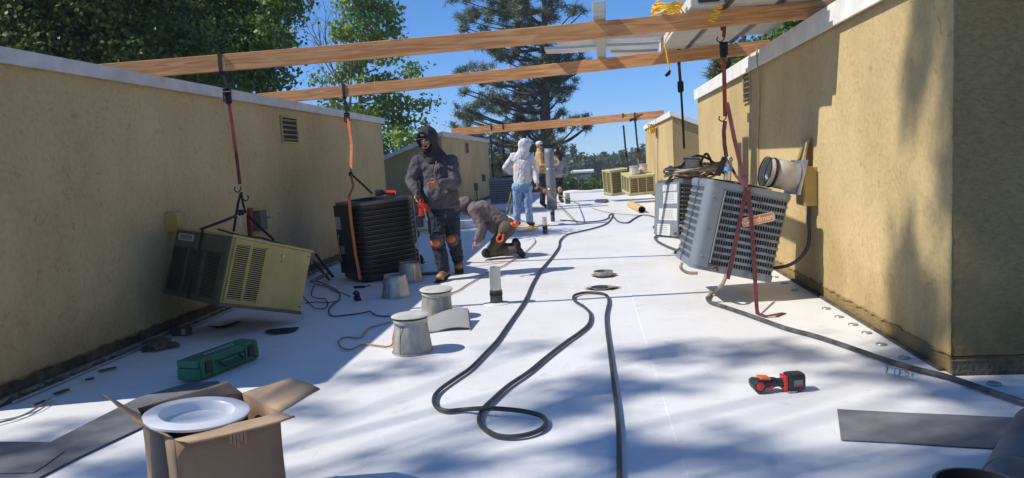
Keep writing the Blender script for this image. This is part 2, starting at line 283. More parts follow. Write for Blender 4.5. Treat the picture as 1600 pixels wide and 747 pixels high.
class MB:
    def __init__(s): s.v = []; s.f = []; s.sm = []
    def add(s, vs, fs, smooth=False, mtx=None):
        o = len(s.v)
        s.v += [tuple(mtx @ Vector(p)) if mtx is not None else tuple(p) for p in vs]
        s.f += [tuple(i+o for i in f) for f in fs]; s.sm += [smooth]*len(fs); return s
    def box(s, c, d, mtx=None, bev=0.0):
        x, y, z = d[0]/2, d[1]/2, d[2]/2
        if bev > 0:
            b = min(bev, x*.9, y*.9, z*.9)
            bm = bmesh.new(); bmesh.ops.create_cube(bm, size=1, matrix=Matrix.Diagonal((d[0], d[1], d[2], 1)))
            bmesh.ops.bevel(bm, geom=bm.edges[:], offset=b, segments=2, affect='EDGES', profile=0.6)
            T = Matrix.Translation(c)
            if mtx is not None: T = mtx @ T
            bm.verts.index_update()
            s.add([v.co[:] for v in bm.verts], [[v.index for v in f.verts] for f in bm.faces], False, T); bm.free(); return s
        vs = [(c[0]+i*x, c[1]+j*y, c[2]+k*z) for k in (-1, 1) for j in (-1, 1) for i in (-1, 1)]
        return s.add(vs, [(0, 2, 3, 1), (4, 5, 7, 6), (0, 1, 5, 4), (2, 6, 7, 3), (0, 4, 6, 2), (1, 3, 7, 5)], False, mtx)
    def prism(s, poly, z0, z1, mtx=None):        # poly: 2D outline
        n = len(poly)
        vs = [(p[0], p[1], z0) for p in poly] + [(p[0], p[1], z1) for p in poly]
        return s.add(vs, [tuple(range(n))[::-1], tuple(range(n, 2*n))] + [(i, (i+1) % n, n+(i+1) % n, n+i) for i in range(n)], False, mtx)
    def tube(s, pts, r, n=8, caps=True, closed=False):
        pts = [Vector(p) for p in pts]; m = len(pts)
        rs = r if isinstance(r, (list, tuple)) else [r]*m
        vs = []; prev = None
        for i, p in enumerate(pts):
            a = pts[(i-1) % m] if (closed or i > 0) else p; b = pts[(i+1) % m] if (closed or i < m-1) else p
            t = (b-a).normalized()
            if prev is None:
                h = Vector((0, 0, 1)) if abs(t.z) < .9 else Vector((1, 0, 0)); u = t.cross(h).normalized()
            else:
                u = prev - t*prev.dot(t)
                if u.length < 1e-6: u = t.cross(Vector((0, 0, 1)))
                u.normalize()
            prev = u; v2 = t.cross(u)
            for k in range(n):
                an = 2*math.pi*k/n; vs.append(p + (u*math.cos(an)+v2*math.sin(an))*rs[i])
        fs = []
        for i in range(m if closed else m-1):
            j = (i+1) % m
            for k in range(n): fs.append((i*n+k, i*n+(k+1) % n, j*n+(k+1) % n, j*n+k))
        if caps and not closed: fs += [tuple(range(n))[::-1], tuple(range((m-1)*n, m*n))]
        return s.add(vs, fs, True)
    def lathe(s, prof, n=28, mtx=None, smooth=True):
        vs = []; fs = []
        for (r, z) in prof:
            for k in range(n): a = 2*math.pi*k/n; vs.append((r*math.cos(a), r*math.sin(a), z))
        for i in range(len(prof)-1):
            for k in range(n): fs.append((i*n+k, i*n+(k+1) % n, (i+1)*n+(k+1) % n, (i+1)*n+k))
        return s.add(vs, fs, smooth, mtx)
    def cyl(s, p0, p1, r, n=20): return s.tube([p0, p1], r, n)
    def ribbon(s, pts, w, nrm, th=0.003):
        pts = [Vector(p) for p in pts]; nrm = Vector(nrm).normalized(); vs = []; m = len(pts)
        for i, p in enumerate(pts):
            t = (pts[min(i+1, m-1)]-pts[max(i-1, 0)]).normalized(); sd_ = t.cross(nrm)
            if sd_.length < 1e-4: sd_ = Vector((1, 0, 0))
            sd_.normalize(); nn = sd_.cross(t)
            for a, b in ((-1, -1), (1, -1), (1, 1), (-1, 1)): vs.append(p+sd_*a*w/2+nn*b*th/2)
        fs = [(0, 1, 2, 3), ((m-1)*4+3, (m-1)*4+2, (m-1)*4+1, (m-1)*4)]
        for i in range(m-1):
            for k in range(4): fs.append((i*4+k, (i+1)*4+k, (i+1)*4+(k+1) % 4, i*4+(k+1) % 4))
        return s.add(vs, fs, False)
    def build(s, name, m, parent=None, autosmooth=True):
        me = bpy.data.meshes.new(name); me.from_pydata([tuple(v) for v in s.v], [], s.f); me.validate()
        if len(me.polygons) == len(s.sm): me.polygons.foreach_set('use_smooth', s.sm)
        bm = bmesh.new(); bm.from_mesh(me); bmesh.ops.recalc_face_normals(bm, faces=bm.faces[:]); bm.to_mesh(me); bm.free()
        if any(s.sm):
            try: me.set_sharp_from_angle(angle=R(40))
            except Exception: pass
        me.materials.append(M[m] if isinstance(m, str) else m)
        o = bpy.data.objects.new(name, me); col.objects.link(o)
        if parent is not None: o.parent = parent
        return o
def lathe_prof_capped(prof): return [(0.0001, prof[0][1])]+prof+[(0.0001, prof[-1][1])]
def copy_under(o, parent, mtx=None):
    c = o.copy(); col.objects.link(c); c.parent = parent
    if mtx is not None: c.matrix_local = mtx
    return c
def crom(pts, k=8):
    P = [Vector(p) for p in pts]; out = []
    for i in range(len(P)-1):
        a = P[max(i-1, 0)]; b = P[i]; c = P[i+1]; d = P[min(i+2, len(P)-1)]
        for j in range(k):
            t = j/k; out.append(0.5*((2*b)+(c-a)*t+(2*a-5*b+4*c-d)*t*t+(3*b-a-3*c+d)*t**3))
    out.append(P[-1]); return out
def text(body, size, m, parent, mtx, extrude=0.0015, name='lettering', bold=0.0):
    cu = bpy.data.curves.new(name, 'FONT'); cu.body = body; cu.size = size; cu.extrude = extrude; cu.offset = bold
    cu.align_x = 'CENTER'; cu.align_y = 'CENTER'; cu.resolution_u = 3
    t = bpy.data.objects.new(name, cu); col.objects.link(t)
    dg = bpy.context.evaluated_depsgraph_get(); me = bpy.data.meshes.new_from_object(t.evaluated_get(dg)); me.name = name
    bpy.data.objects.remove(t); me.materials.clear(); me.materials.append(M[m])
    o = bpy.data.objects.new(name, me); col.objects.link(o); o.parent = parent; o.matrix_local = mtx; return o
# ================================================================ SETTING: roof deck, terrain
XL, XR = -3.66, 1.93
deck = empty('roof_deck'); tag(deck, kind='structure')
MB().box((-0.5, 11.1, -3.62), (18, 32.2, 7.2)).build('slab', 'membrane_edge', deck)
def sheet(x0, x1, y0, y1, z, name='membrane_sheet'):
    nx = max(2, int((x1-x0)/0.12)); ny = max(2, int((y1-y0)/0.2)); vs = []; fs = []
    from mathutils import noise
    for j in range(ny+1):
        for i in range(nx+1):
            x = x0+(x1-x0)*i/nx; y = y0+(y1-y0)*j/ny
            h = 0.0022*noise.noise(Vector((x*1.3, y*0.9, 3))) + 0.0010*noise.noise(Vector((x*4, y*5, 7)))
            vs.append((x, y, z+h))
    for j in range(ny):
        for i in range(nx): a = j*(nx+1)+i; fs.append((a, a+1, a+nx+2, a+nx+1))
    b = len(vs)                                  # turned-down edges so that the laps show
    rim = [j*(nx+1)+nx for j in range(ny+1)]
    for r_ in rim: vs.append((vs[r_][0], vs[r_][1], z-0.012))
    for k in range(ny): fs.append((rim[k], b+k, b+k+1, rim[k+1]))
    b = len(vs); rim = [j*(nx+1) for j in range(ny+1)]
    for r_ in rim: vs.append((vs[r_][0], vs[r_][1], z-0.012))
    for k in range(ny): fs.append((rim[k+1], b+k+1, b+k, rim[k]))
    b = len(vs); rim = list(range(nx+1))
    for r_ in rim: vs.append((vs[r_][0], vs[r_][1], z-0.012))
    for k in range(nx): fs.append((rim[k+1], b+k+1, b+k, rim[k]))
    m = MB(); m.add(vs, fs, True); return m.build(name, 'membrane', deck)
sheet(-9.3, -3.60, -4.9, 3.80, -0.010); sheet(-3.58, -2.55, -4.9, 27.0, -0.006); sheet(-2.60, 0.40, -4.9, 12.4, -0.0015); sheet(-2.60, 0.40, 12.3, 27.0, 0.001)
sheet(0.34, 1.93, -4.9, 14.2, 0.0010); sheet(0.34, 1.93, 14.1, 27.0, 0.0030); sheet(1.90, 8.4, -4.9, 4.16, -0.004)
sheet(-9.3, -3.60, 13.1, 18.2, -0.010); sheet(1.96, 8.4, 13.3, 17.2, -0.010)
# rolled, slightly crumpled far edge of the membrane
pts = []
for i in range(90):
    x = -9.3+i*0.198; pts.append((x, 27.08+0.05*math.sin(x*3.1), 0.02+0.045*abs(math.sin(x*1.7)*math.sin(x*4.3+1))))
MB().tube(pts, 0.07, 8).build('edge_roll', 'membrane', deck)
# fastener plates along the right wall base and a few elsewhere
plate = None
pl = [(1240, 432), (1256, 441), (1265, 452), (1291, 482), (1311, 495), (1333, 507), (1354, 520), (1377, 538), (1413, 559), (1553, 599), (1222, 424)]
for (px, py) in pl:
    p = at(px, py, 0.004)
    if p.x > 1.86 and p.y > 4.2: p.x = 1.80
    if plate is None:
        plate = MB().lathe([(0.0001, 0.006), (0.010, 0.006), (0.013, 0.0045), (0.024, 0.0035), (0.027, 0.006), (0.031, 0.0055), (0.034, 0.0)], 18).build('fastener_plate', 'galv', deck)
        plate.location = p
    else: c = plate.copy(); col.objects.link(c); c.location = p

# terrain reaching the horizon
def terr(x, y):
    d = math.hypot(x, y)
    if d < 45: return -7.3-0.02*max(0, d-20)
    t = min(1, (d-45)/260); s = t*t*(3-2*t)
    return -7.8 + s*(7.0+2.5*math.sin(x*0.012+0.6)) - 9*min(1, max(0, (d-340)/600))
vs = []; fs = []; rings = [0, 10, 20, 35, 45, 60, 80, 105, 130, 160, 190, 220, 250, 280, 310, 350, 420, 550, 800, 1300, 2200, 4000]; ns = 72
for r_ in rings:
    for k in range(ns):
        a = 2*math.pi*k/ns; x = r_*math.cos(a); y = r_*math.sin(a); vs.append((x, y, terr(x, y) if r_ < 2200 else -12))
for i in range(len(rings)-1):
    for k in range(ns): fs.append((i*ns+k, i*ns+(k+1) % ns, (i+1)*ns+(k+1) % ns, (i+1)*ns+k))
g = MB(); g.add(vs, fs, True); tag(g.build('ground', 'earth'), kind='structure')

# ================================================================ stucco roof structures either side
def vent(par, s, X0, Y0, yc, zc, wy, hz, n, fr='stucco'):
    # louvered attic vent let into the wall; local frame of the building
    x = -s*0.012
    v = MB(); t = 0.018
    for (dy, dz, sy, sz) in ((0, hz/2, wy+2*t, t), (0, -hz/2, wy+2*t, t), (-wy/2, 0, t, hz), (wy/2, 0, t, hz)): v.box((x, yc-Y0+dy, zc+dz), (0.024, sy, sz), bev=0.003)
    vo = v.build('vent', fr, par)
    MB().box((-s*0.004, yc-Y0, zc), (0.008, wy-t, hz-t)).build('vent_back', 'dark_gap', vo)
    st = (hz-t)/n; first = None
    for k in range(n):
        z = zc-hz/2+t/2+st*(k+0.45)
        mt = Matrix.Translation((x, yc-Y0, z)) @ Matrix.Rotation(s*R(35), 4, 'Y')
        if first is None: first = MB().box((0, 0, 0), (0.030, wy-t, 0.006)).build('louver', fr, vo); first.matrix_local = mt
        else: copy_under(first, vo, mt)

def monitor(name, label, s, X0, Y0, Y1, h, slope, W, fh, paint, vents=(), rough_end='stucco_rough_shaded', kick='old_roof'):
    T = thing(name, label, 'roof wall', (X0, Y0, 0)); L = Y1-Y0
    def pr(poly, y0, y1):                        # extrude an (outward, z) outline along y
        n = len(poly); vs = [(s*o, y0, z) for o, z in poly]+[(s*o, y1, z) for o, z in poly]
        return vs, [tuple(range(n))[::-1], tuple(range(n, 2*n))]+[(i, (i+1) % n, n+(i+1) % n, n+i) for i in range(n)]
    zt = lambda o: h-slope*o
    m = MB(); m.add(*pr([(0, .10), (0, zt(0)), (W, zt(W)), (W, .10)], 0.014, L)); m.build('wall', 'stucco', T)
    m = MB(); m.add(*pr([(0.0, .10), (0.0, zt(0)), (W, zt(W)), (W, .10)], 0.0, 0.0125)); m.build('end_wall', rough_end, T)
    m = MB(); ki = .016 if kick == 'old_roof' else .004; m.add(*pr([(ki, -.02), (ki, .104 if ki > .01 else .094), (W-.02, .094), (W-.02, -.02)], ki, L-.02)); m.build('kick_board', kick, T)
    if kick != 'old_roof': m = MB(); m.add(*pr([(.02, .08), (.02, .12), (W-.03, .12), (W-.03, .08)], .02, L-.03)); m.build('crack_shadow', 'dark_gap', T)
    m = MB(); m.add(*pr([(-0.03, zt(0)+.002), (-.03, zt(0)+.028), (W+.1, zt(W+.1)+.028), (W+.1, zt(W+.1)+.002)], -0.05, L+.04)); m.build('roof_slab', 'shingle', T)
    m = MB()                                     # fascia in lengths, each with its own slight offset
    y = -0.045
    while y < L+.03:
        y2 = min(y+3.0, L+.04); m = MB(); dx = random.uniform(-.002, .002)
        m.add(*pr([(-.055+dx, zt(0)+.034-fh), (-.055+dx, zt(0)+.034), (-.033+dx, zt(0)+.034), (-.033+dx, zt(0)+.034-fh)], y, y2-.003)); m.build('fascia', paint, T); y = y2
    m = MB(); q = fh*0.8
    m.add(*pr([(-.031, zt(0)+.032), (W+.1, zt(W+.1)+.032), (W+.1, zt(W+.1)+.032-q), (-.031, zt(0)+.032-q)], -0.075, -0.053)); m.build('rake_fascia', paint, T)
    r_ = random.Random(8); pts = [(s*.003, .003, .1+k*.05) for k in range(int((h-.1)/.05))]
    MB().tube(pts, [r_.uniform(.004, .010) for _ in pts], 6).build('plaster_corner', 'stucco', T)
    for v in vents: vent(T, s, X0, Y0, *v)
    return T
def wy(px0, px1, py0, py1, X):
    a = atx(px0, py0, X); b = atx(px1, py0, X); c = atx(px0, py1, X); return (a.y+b.y)/2, (a.z+c.z)/2, abs(b.y-a.y), abs(a.z-c.z)
LH, RH = 2.15, 2.32
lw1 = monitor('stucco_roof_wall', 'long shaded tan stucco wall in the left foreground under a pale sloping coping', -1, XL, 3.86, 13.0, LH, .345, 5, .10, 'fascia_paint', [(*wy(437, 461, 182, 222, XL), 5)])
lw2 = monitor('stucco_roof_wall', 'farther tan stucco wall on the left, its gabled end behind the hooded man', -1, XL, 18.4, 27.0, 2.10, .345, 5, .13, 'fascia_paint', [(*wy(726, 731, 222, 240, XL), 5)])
rw1 = monitor('stucco_roof_wall', 'sunlit tan stucco wall at the right with a dark rough end face', 1, XR, 4.19, 13.3, RH, .40, 5, .17, 'fascia_white', [(*wy(1163, 1173, 117, 162, XR), 5)], kick='stucco_rough_shaded')
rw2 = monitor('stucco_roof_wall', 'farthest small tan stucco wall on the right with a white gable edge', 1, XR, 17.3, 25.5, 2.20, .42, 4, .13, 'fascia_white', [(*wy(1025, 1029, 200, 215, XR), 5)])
rw0 = monitor('stucco_roof_wall', 'tan stucco wall behind the camera on the right', 1, XR, -4.9, 0.15, RH, .40, 5, .17, 'fascia_white')
# old roofing, batten and metal edge left exposed along the wall feet
def debris(par, s, X0, L, seed):
    r_ = random.Random(seed)
    b = MB()
    n = int(L/.07)
    for k in range(n):
        y = k*.07+r_.uniform(-.03, .03); o = r_.uniform(.01, .075); sz = r_.uniform(.015, .06)
        mt = Matrix.Translation((-s*o, y, .006+sz*.12)) @ Euler((r_.uniform(-.3, .3), r_.uniform(-.3, .3), r_.uniform(0, 3))).to_matrix().to_4x4()
        b.box((0, 0, 0), (sz, sz*r_.uniform(.5, 2.2), sz*.25), mt)
    o_ = b.build('roofing_scraps', 'old_roof', par); o_['kind'] = 'stuff'
debris(lw1, -1, XL, 9.0, 3)
m = MB(); m.box((0.030, 4.5, .012), (0.05, 9.1, .020), bev=.003); m.build('edge_batten', 'batten', lw1)
m = MB(); m.box((0.115, 4.6, .008), (0.020, 8.9, .012)); m.build('metal_edge', 'edge_metal', lw1)
m = MB(); m.box((-0.020, 4.55, .010), (0.03, 9.0, .014), bev=.003); m.build('edge_strip', 'old_roof', rw1)
m = MB(); m.box((2.5, -.012, .035), (5.0, .020, .09), bev=.006); m.build('base_flashing', 'old_roof', rw1)
# torn lip where plaster was cut off above the kick board
for (T, s, L, sd_) in ((lw1, -1, 9.1, 5), (rw1, 1, 9.1, 6)):
    r_ = random.Random(sd_); pts = [(-s*.004, k*.06, .100+r_.uniform(-.012, .012)) for k in range(int(L/.06))]
    MB().tube(pts, [r_.uniform(.003, .008) for _ in pts], 5).build('plaster_lip', 'stucco_rough_shaded', T)
# thin conduit up the right wall
c0 = atx(1192, 62, XR); c1 = atx(1186, 228, XR); d = Vector((XR-.014, c0.y, RH+.02))
cd = thing('wall_conduit', 'thin tan pipe running up the right wall beside the louvered vent', 'conduit', (0, 0, 0))
MB().tube([(XR-.016, c1.y, .12), (XR-.016, c1.y, 1.3), (XR-.016, (c0.y+c1.y)/2, 1.9), (XR-.062, c0.y, RH-.12), (XR-.068, c0.y, RH+.06)], .009, 8).build('pipe', 'stucco', cd)
for z in (.9, 1.5): MB().box((XR-.01, c1.y, z), (.02, .05, .018), bev=.003).build('pipe_strap', 'galv', cd)

# ================================================================ lumber and sheets overhead
def beam(name, label, a, b, hgt=.14, th=.040, group='lumber beams laid across the roof walls'):
    a = Vector(a); b = Vector(b); L = (b-a).length; d = (b-a).normalized(); y = Vector((0, 0, 1)).cross(d).normalized(); z = d.cross(y)
    mt = Matrix(((d.x, y.x, z.x, a.x), (d.y, y.y, z.y, a.y), (d.z, y.z, z.z, a.z), (0, 0, 0, 1)))
    n = 14; m = MB(); vs = []; fs = []
    for i in range(n+1):                         # a slight natural bow and crook
        t = i/n; bow = .012*math.sin(t*math.pi); cr = .008*math.sin(t*math.pi*1.7)
        for (yy, zz) in ((-th/2, 0), (th/2, 0), (th/2, hgt), (-th/2, hgt)):
            vs.append((L*t, yy+cr, zz-bow))
    for i in range(n):
        for k in range(4): fs.append((i*4+k, i*4+(k+1) % 4, (i+1)*4+(k+1) % 4, (i+1)*4+k))
    fs += [(0, 1, 2, 3), (n*4+3, n*4+2, n*4+1, n*4)]
    m.add(vs, fs); o = m.build(name, 'lumber'); o.matrix_world = mt
    bv = o.modifiers.new('bevel', 'BEVEL'); bv.width = .003; bv.segments = 1; bv.limit_method = 'ANGLE'
    return tag(o, label, 'beam', group)
def bz(p0, p1, x): t = (x-p0[0])/(p1[0]-p0[0]); return Vector(p0)+(Vector(p1)-Vector(p0))*t
B1 = ((XL, 6.06, LH+.036), (XR, 6.62, RH+.037)); B2 = ((XL, 9.0, LH+.036), (XR, 8.8, RH+.037)); B3 = ((XL, 21.6, 2.138), (XR, 20.8, 2.238))
def ext(B, x0, x1): return bz(*B, x0), bz(*B, x1)
beam('wood_beam', 'nearest long wood beam crossing from left coping to right coping', *ext(B1, -4.25, 2.13))
beam('wood_beam', 'middle wood beam running behind the nearest one above the workers', *ext(B2, -4.1, 2.10))
beam('wood_beam', 'upper board of the farthest beam above the white hooded man', *[p+Vector((0, .05, .115)) for p in ext(B3, -4.0, 2.1)], hgt=.105)
beam('wood_beam', 'lower board of the farthest beam above the white hooded man', *ext(B3, -4.0, 2.1), hgt=.105)
def btop(B, x, h=.14): p = bz(*B, x); return Vector((x, p.y, p.z+h))
# painted post lying over the two beams
xp = .14; p1 = btop(B1, xp); p2 = btop(B2, xp+.06)
a = p1+(p1-p2).normalized()*.16; b = p2+(p2-p1).normalized()*.10
dirv = (b-a).normalized(); yv = Vector((0, 0, 1)).cross(dirv).normalized(); zv = dirv.cross(yv)
mt = Matrix(((dirv.x, yv.x, zv.x, a.x), (dirv.y, yv.y, zv.y, a.y), (dirv.z, yv.z, zv.z, a.z), (0, 0, 0, 1)))
post = MB().box(((b-a).length/2, 0, .064), ((b-a).length, .105, .125), bev=.005).build('painted_post', 'lumber_green'); post.matrix_world = mt
tag(post, 'short weathered pale green post lying on the two nearest beams against the sky', 'post')
# boards and black sealed joints lying on the beams at the right
def overhead(name, label, cat, x0, x1, y0, y1, th, m, lift=0.0, side=None, group=None, dx=0.0):
    zA = btop(B1, (x0+x1)/2).z+.006+lift; zB = btop(B2, (x0+x1)/2).z+.006+lift
    yA = bz(*B1, (x0+x1)/2).y; yB = bz(*B2, (x0+x1)/2).y
    zf = lambda y: zA+(zB-zA)*(y-yA)/(yB-yA)
    T = thing(name, label, cat, group=group)
    n = 6; vs = []; fs = []
    for i in range(n+1):
        y = y0+(y1-y0)*i/n
        for (x, z) in ((x0, 0), (x1, 0), (x1, th), (x0, th)): vs.append((x+dx*i/n, y, zf(y)+z))
    for i in range(n):
        for k in range(4): fs.append((i*4+k, (i+1)*4+k, (i+1)*4+(k+1) % 4, i*4+(k+1) % 4))
    fs += [(0, 1, 2, 3), (n*4+3, n*4+2, n*4+1, n*4)]
    q = MB(); q.add(vs, fs); q.build('board', m, T); return T, zf
G = 'roof boards resting on the beams at the right'
t1, zf = overhead('foam_board', 'thick pale board, leftmost of those on the right beams, with open dark end', 'board', .885, 1.145, 6.28, 8.98, .095, 'panel_board', group=G)
MB().box((.881, 7.63, zf(7.63)+.047), (.006, 2.68, .10), Matrix.Identity(4)).build('edge_trim', 'panel_side', t1)
MB().box((1.02, 6.274, zf(6.27)+.052), (.17, .006, .07)).build('dark_end', 'dark_gap', t1)
t2, zf2 = overhead('foam_board', 'widest pale board in the middle of the right beams', 'board', 1.215, 1.60, 5.86, 8.98, .05, 'panel_board', group=G)
t3, zf3 = overhead('foam_board', 'pale board nearest the right wall coping, on the beams', 'board', 1.70, 1.955, 6.02, 8.3, .05, 'panel_board', group=G)
for (X, y0, y1, zf_, T) in ((1.185, 5.95, 9.1, zf, t2), (1.655, 5.95, 8.85, zf2, t3)):
    for dx, rr in ((-.022, .020), (.018, .024)):
        pts = [(X+dx+.006*math.sin(y0*3+i*.9), y0+(y1-y0)*i/16, zf_(y0+(y1-y0)*i/16)+.028+.003*math.sin(i*2.1)) for i in range(17)]
        MB().tube(pts, rr, 10).build('black_seal', 'seal_black', T)
# folded metal flashings lying across the post and the boards
def flashing(label, x0, x1, y, wid, z, slope=0.0):
    prof = [(-wid/2, .03), (-wid/2, 0), (-wid/4, .0), (-wid/5, .018), (-wid/7, 0), (wid/8, 0), (wid/6, .02), (wid/5, 0), (wid/2, 0), (wid/2, .028)]
    vs = []; fs = []; n = 8
    for i in range(n+1):
        x = x0+(x1-x0)*i/n
        for (a_, b_) in prof: vs.append((x, y+a_+slope*(x-x0), z+b_+.004*math.sin(x*7)))
    k = len(prof)
    for i in range(n):
        for j in range(k-1): fs.append((i*k+j, (i+1)*k+j, (i+1)*k+j+1, i*k+j+1))
    q = MB(); q.add(vs, fs, False); o = q.build('metal_flashing', 'sheet_metal')
    sdm = o.modifiers.new('s', 'SOLIDIFY'); sdm.thickness = .0015
    return tag(o, label, 'flashing', 'loose metal flashings on the beams')
zq = btop(B2, .14).z+.132
flashing('front length of folded metal flashing over the pale green post', -.30, .98, 8.50, .34, zq+.004, .10)
flashing('rear length of folded metal flashing stepping out past the first', -.46, .93, 8.95, .36, zq-.004, .16)
flashing('short flat metal flashing, lowest of those beside the yellow rope', .32, .90, 9.40, .26, zq-.03, .22)
# coiled yellow cord on the nearest beam
yc = thing('yellow_cord_coil', 'coil of yellow extension cord on the nearest beam with its plug hanging down', 'cord')
c0 = btop(B1, .72)+Vector((0, .05, .055)); r_ = random.Random(4); q = []
for k in range(150):
    a_ = k*.42; rr = .115+.02*math.sin(k*.37)+r_.uniform(-.008, .008)
    q.append(c0+Vector((rr*math.cos(a_)+r_.uniform(-.004, .004), .11*math.sin(a_)*1.0, .035*math.sin(k*.11)+.03*math.sin(a_*1.0+k*.05)+r_.uniform(-.006, .006))))
MB().tube(crom(q, 3), .0065, 6).build('cord_coil', 'cord_yellow', yc)
Yb = bz(*B1, .9).y
h = [aty(1040, 62, Yb+.06), aty(1041, 80, Yb+.06), aty(1044, 98, Yb+.06), aty(1047, 112, Yb+.06)]
MB().tube(crom([c0+Vector((.05, .0, 0)), btop(B1, .83)+Vector((0, .05, -.02))]+h, 6), .0065, 6).build('cord_tail', 'cord_yellow', yc)
p = h[-1]; MB().tube([p+Vector((0, 0, .01)), p+Vector((-.012, 0, -.015)), p+Vector((-.04, 0, -.035))], [.010, .016, .012], 8).build('plug', 'cord_black', yc)
q = [Vector((1.0+.02*math.cos(k*.6)+k*.0022, 6.40-.004*k+.04*math.sin(k*.6), zf(6.4)+.11+.012*math.sin(k*.9))) for k in range(60)]
y2_ = thing('yellow_rope', 'twisted yellow cord draped over the leftmost pale board above the beam', 'cord')
MB().tube(crom(q, 3), .0075, 6).build('cord_coil', 'cord_yellow', y2_)
q = [aty(1128+6*math.sin(k*1.4)-k*.9, 2+k*1.7, 6.33) for k in range(20)]
MB().tube(crom(q, 3), .0075, 6).build('cord_tail', 'cord_yellow', y2_)

# ================================================================ vegetation
def leaf_mesh(name, C, n, spread, size, m, parent, needle=False, flat=1.0):
    C = np.asarray(C, float); K = len(C); N = K*n
    c = np.repeat(C, n, axis=0)
    if needle:
        d = rng.normal(size=(N, 3)); d[:, 2] = np.where(rng.random(N) < .35, -1, 1)*np.abs(d[:, 2]); d /= np.linalg.norm(d, axis=1, keepdims=True)
        off = rng.normal(size=(K, 3))*spread; off = np.repeat(off, n, axis=0)*0
        base = c+rng.normal(size=(N, 3))*spread*np.array([1, 1, .7])
        L = size*(.6+.7*rng.random((N, 1)))
        side = np.cross(d, rng.normal(size=(N, 3))); side /= np.linalg.norm(side, axis=1, keepdims=True)
        w_ = size*.055
        V = np.stack([base-side*w_, base+side*w_, base+d*L], 1); k = 3
    else:
        base = c+rng.normal(size=(N, 3))*spread*np.array([1, 1, flat])
        u_ = rng.normal(size=(N, 3)); u_ /= np.linalg.norm(u_, axis=1, keepdims=True)
        t = np.cross(u_, rng.normal(size=(N, 3))); t /= np.linalg.norm(t, axis=1, keepdims=True)
        s_ = size*(.55+.75*rng.random((N, 1)))
        V = np.stack([base-u_*s_*.5, base+t*s_*.36, base+u_*s_*.5, base-t*s_*.36], 1); k = 4
    me = bpy.data.meshes.new(name); me.vertices.add(N*k); me.vertices.foreach_set('co', V.reshape(-1).astype(np.float32))
    me.loops.add(N*k); me.loops.foreach_set('vertex_index', np.arange(N*k, dtype=np.int32))
    me.polygons.add(N); me.polygons.foreach_set('loop_start', np.arange(0, N*k, k, dtype=np.int32)); me.polygons.foreach_set('loop_total', np.full(N, k, dtype=np.int32))
    me.update(); me.validate(); me.materials.append(M[m])
    o = bpy.data.objects.new(name, me); col.objects.link(o); o.parent = parent; return o
def limbs(par, trunk, targets, r0, m='bark', rb=.3):
    trunk = [Vector(p) for p in trunk]; T = crom(trunk, 5); n = len(T)
    b = MB(); b.tube(T, [r0*(1-.85*i/(n-1)) for i in range(n)], 9); b.build('trunk', m, par)
    b = MB()
    for t in targets:
        t = Vector(t); i = min(range(n), key=lambda k: (T[k]-t).length+1.0*max(0, T[k].z-t.z+.5)); s = T[i]
        mid = s.lerp(t, .5)+Vector((random.uniform(-.1, .1), random.uniform(-.1, .1), -.08*(t-s).length))*1.0
        rr = max(.012, r0*rb*(1-.6*i/n)); b.tube(crom([s, mid, t], 3), [rr, rr*.9, rr*.8, rr*.65, rr*.5, rr*.4, rr*.3], 5)
    b.build('branches', m, par)
def px_tree(name, label, Y, D, blobs, trunk_px, m, size, per, r0, group=None, needle=False, sub=.30, cat='tree', bark='bark', dens=1.0, zroot=None):
    T = thing(name, label, cat, tuple(aty(*trunk_px[0], Y)), group=group); O = Vector(T.location)
    C = []; targets = []
    for (px, py, rx, ry) in blobs:
        Yc = Y+random.uniform(-D, D); c = aty(px, py, Yc); k = Yc/FPX
        nsub = max(3, int(dens*rx*ry/ (26 if not needle else 30)))
        rX = rx*k; rZ = ry*k; rY = (rX+rZ)/2
        cs = rng.normal(size=(nsub, 3)); cs /= np.linalg.norm(cs, axis=1, keepdims=True); cs *= (rng.random((nsub, 1))**.45)
        cs = cs*np.array([rX, rY, rZ])+np.array(c)-np.array(O); C.append(cs); targets += [tuple(q) for q in cs[:max(2, nsub//4)]]
    C = np.concatenate(C)
    leaf_mesh('crown', C, per, sub, size, m, T, needle, .7)
    tr = [aty(*p, Y)-O for p in trunk_px]
    b = tr[0].copy(); b.z = (zroot if zroot is not None else -7.6)-O.z; tr[0] = b
    limbs(T, tr, targets, r0, bark); return T
# dark broadleaf trees behind the left wall
px_tree('oak_tree', 'dark dense leafy tree filling the top left corner behind the wall', 14, 2.4,
        [(x+random.uniform(-14, 14), y+random.uniform(-10, 10), 58, 46) for x in range(-120, 300, 46) for y in (-150, -80, -20, 35, 85, 120) if y < 70+x*.25 or y < 60], [(120, 140), (125, 60), (110, -30), (120, -140)], 'leaf_oak', .090, 62, .34, sub=.24, dens=.55)
px_tree('maple_tree', 'green leafy tree right of the dark one, behind the left ends of both beams', 18, 1.8,
        [(330, -60, 60, 50), (400, -70, 55, 45), (300, 10, 55, 50), (360, 5, 50, 45), (420, 20, 42, 36), (440, -30, 36, 40), (330, 70, 55, 40), (395, 65, 45, 40), (430, 75, 26, 30), (270, 90, 50, 40), (340, 120, 50, 28), (405, 130, 38, 22), (425, 118, 22, 18), (255, 50, 40, 40), (445, 5, 24, 26), (380, 145, 30, 14)],
        [(340, 190), (345, 100), (350, 10), (360, -90)], 'leaf_mid', .115, 46, .28, sub=.25, dens=.62)
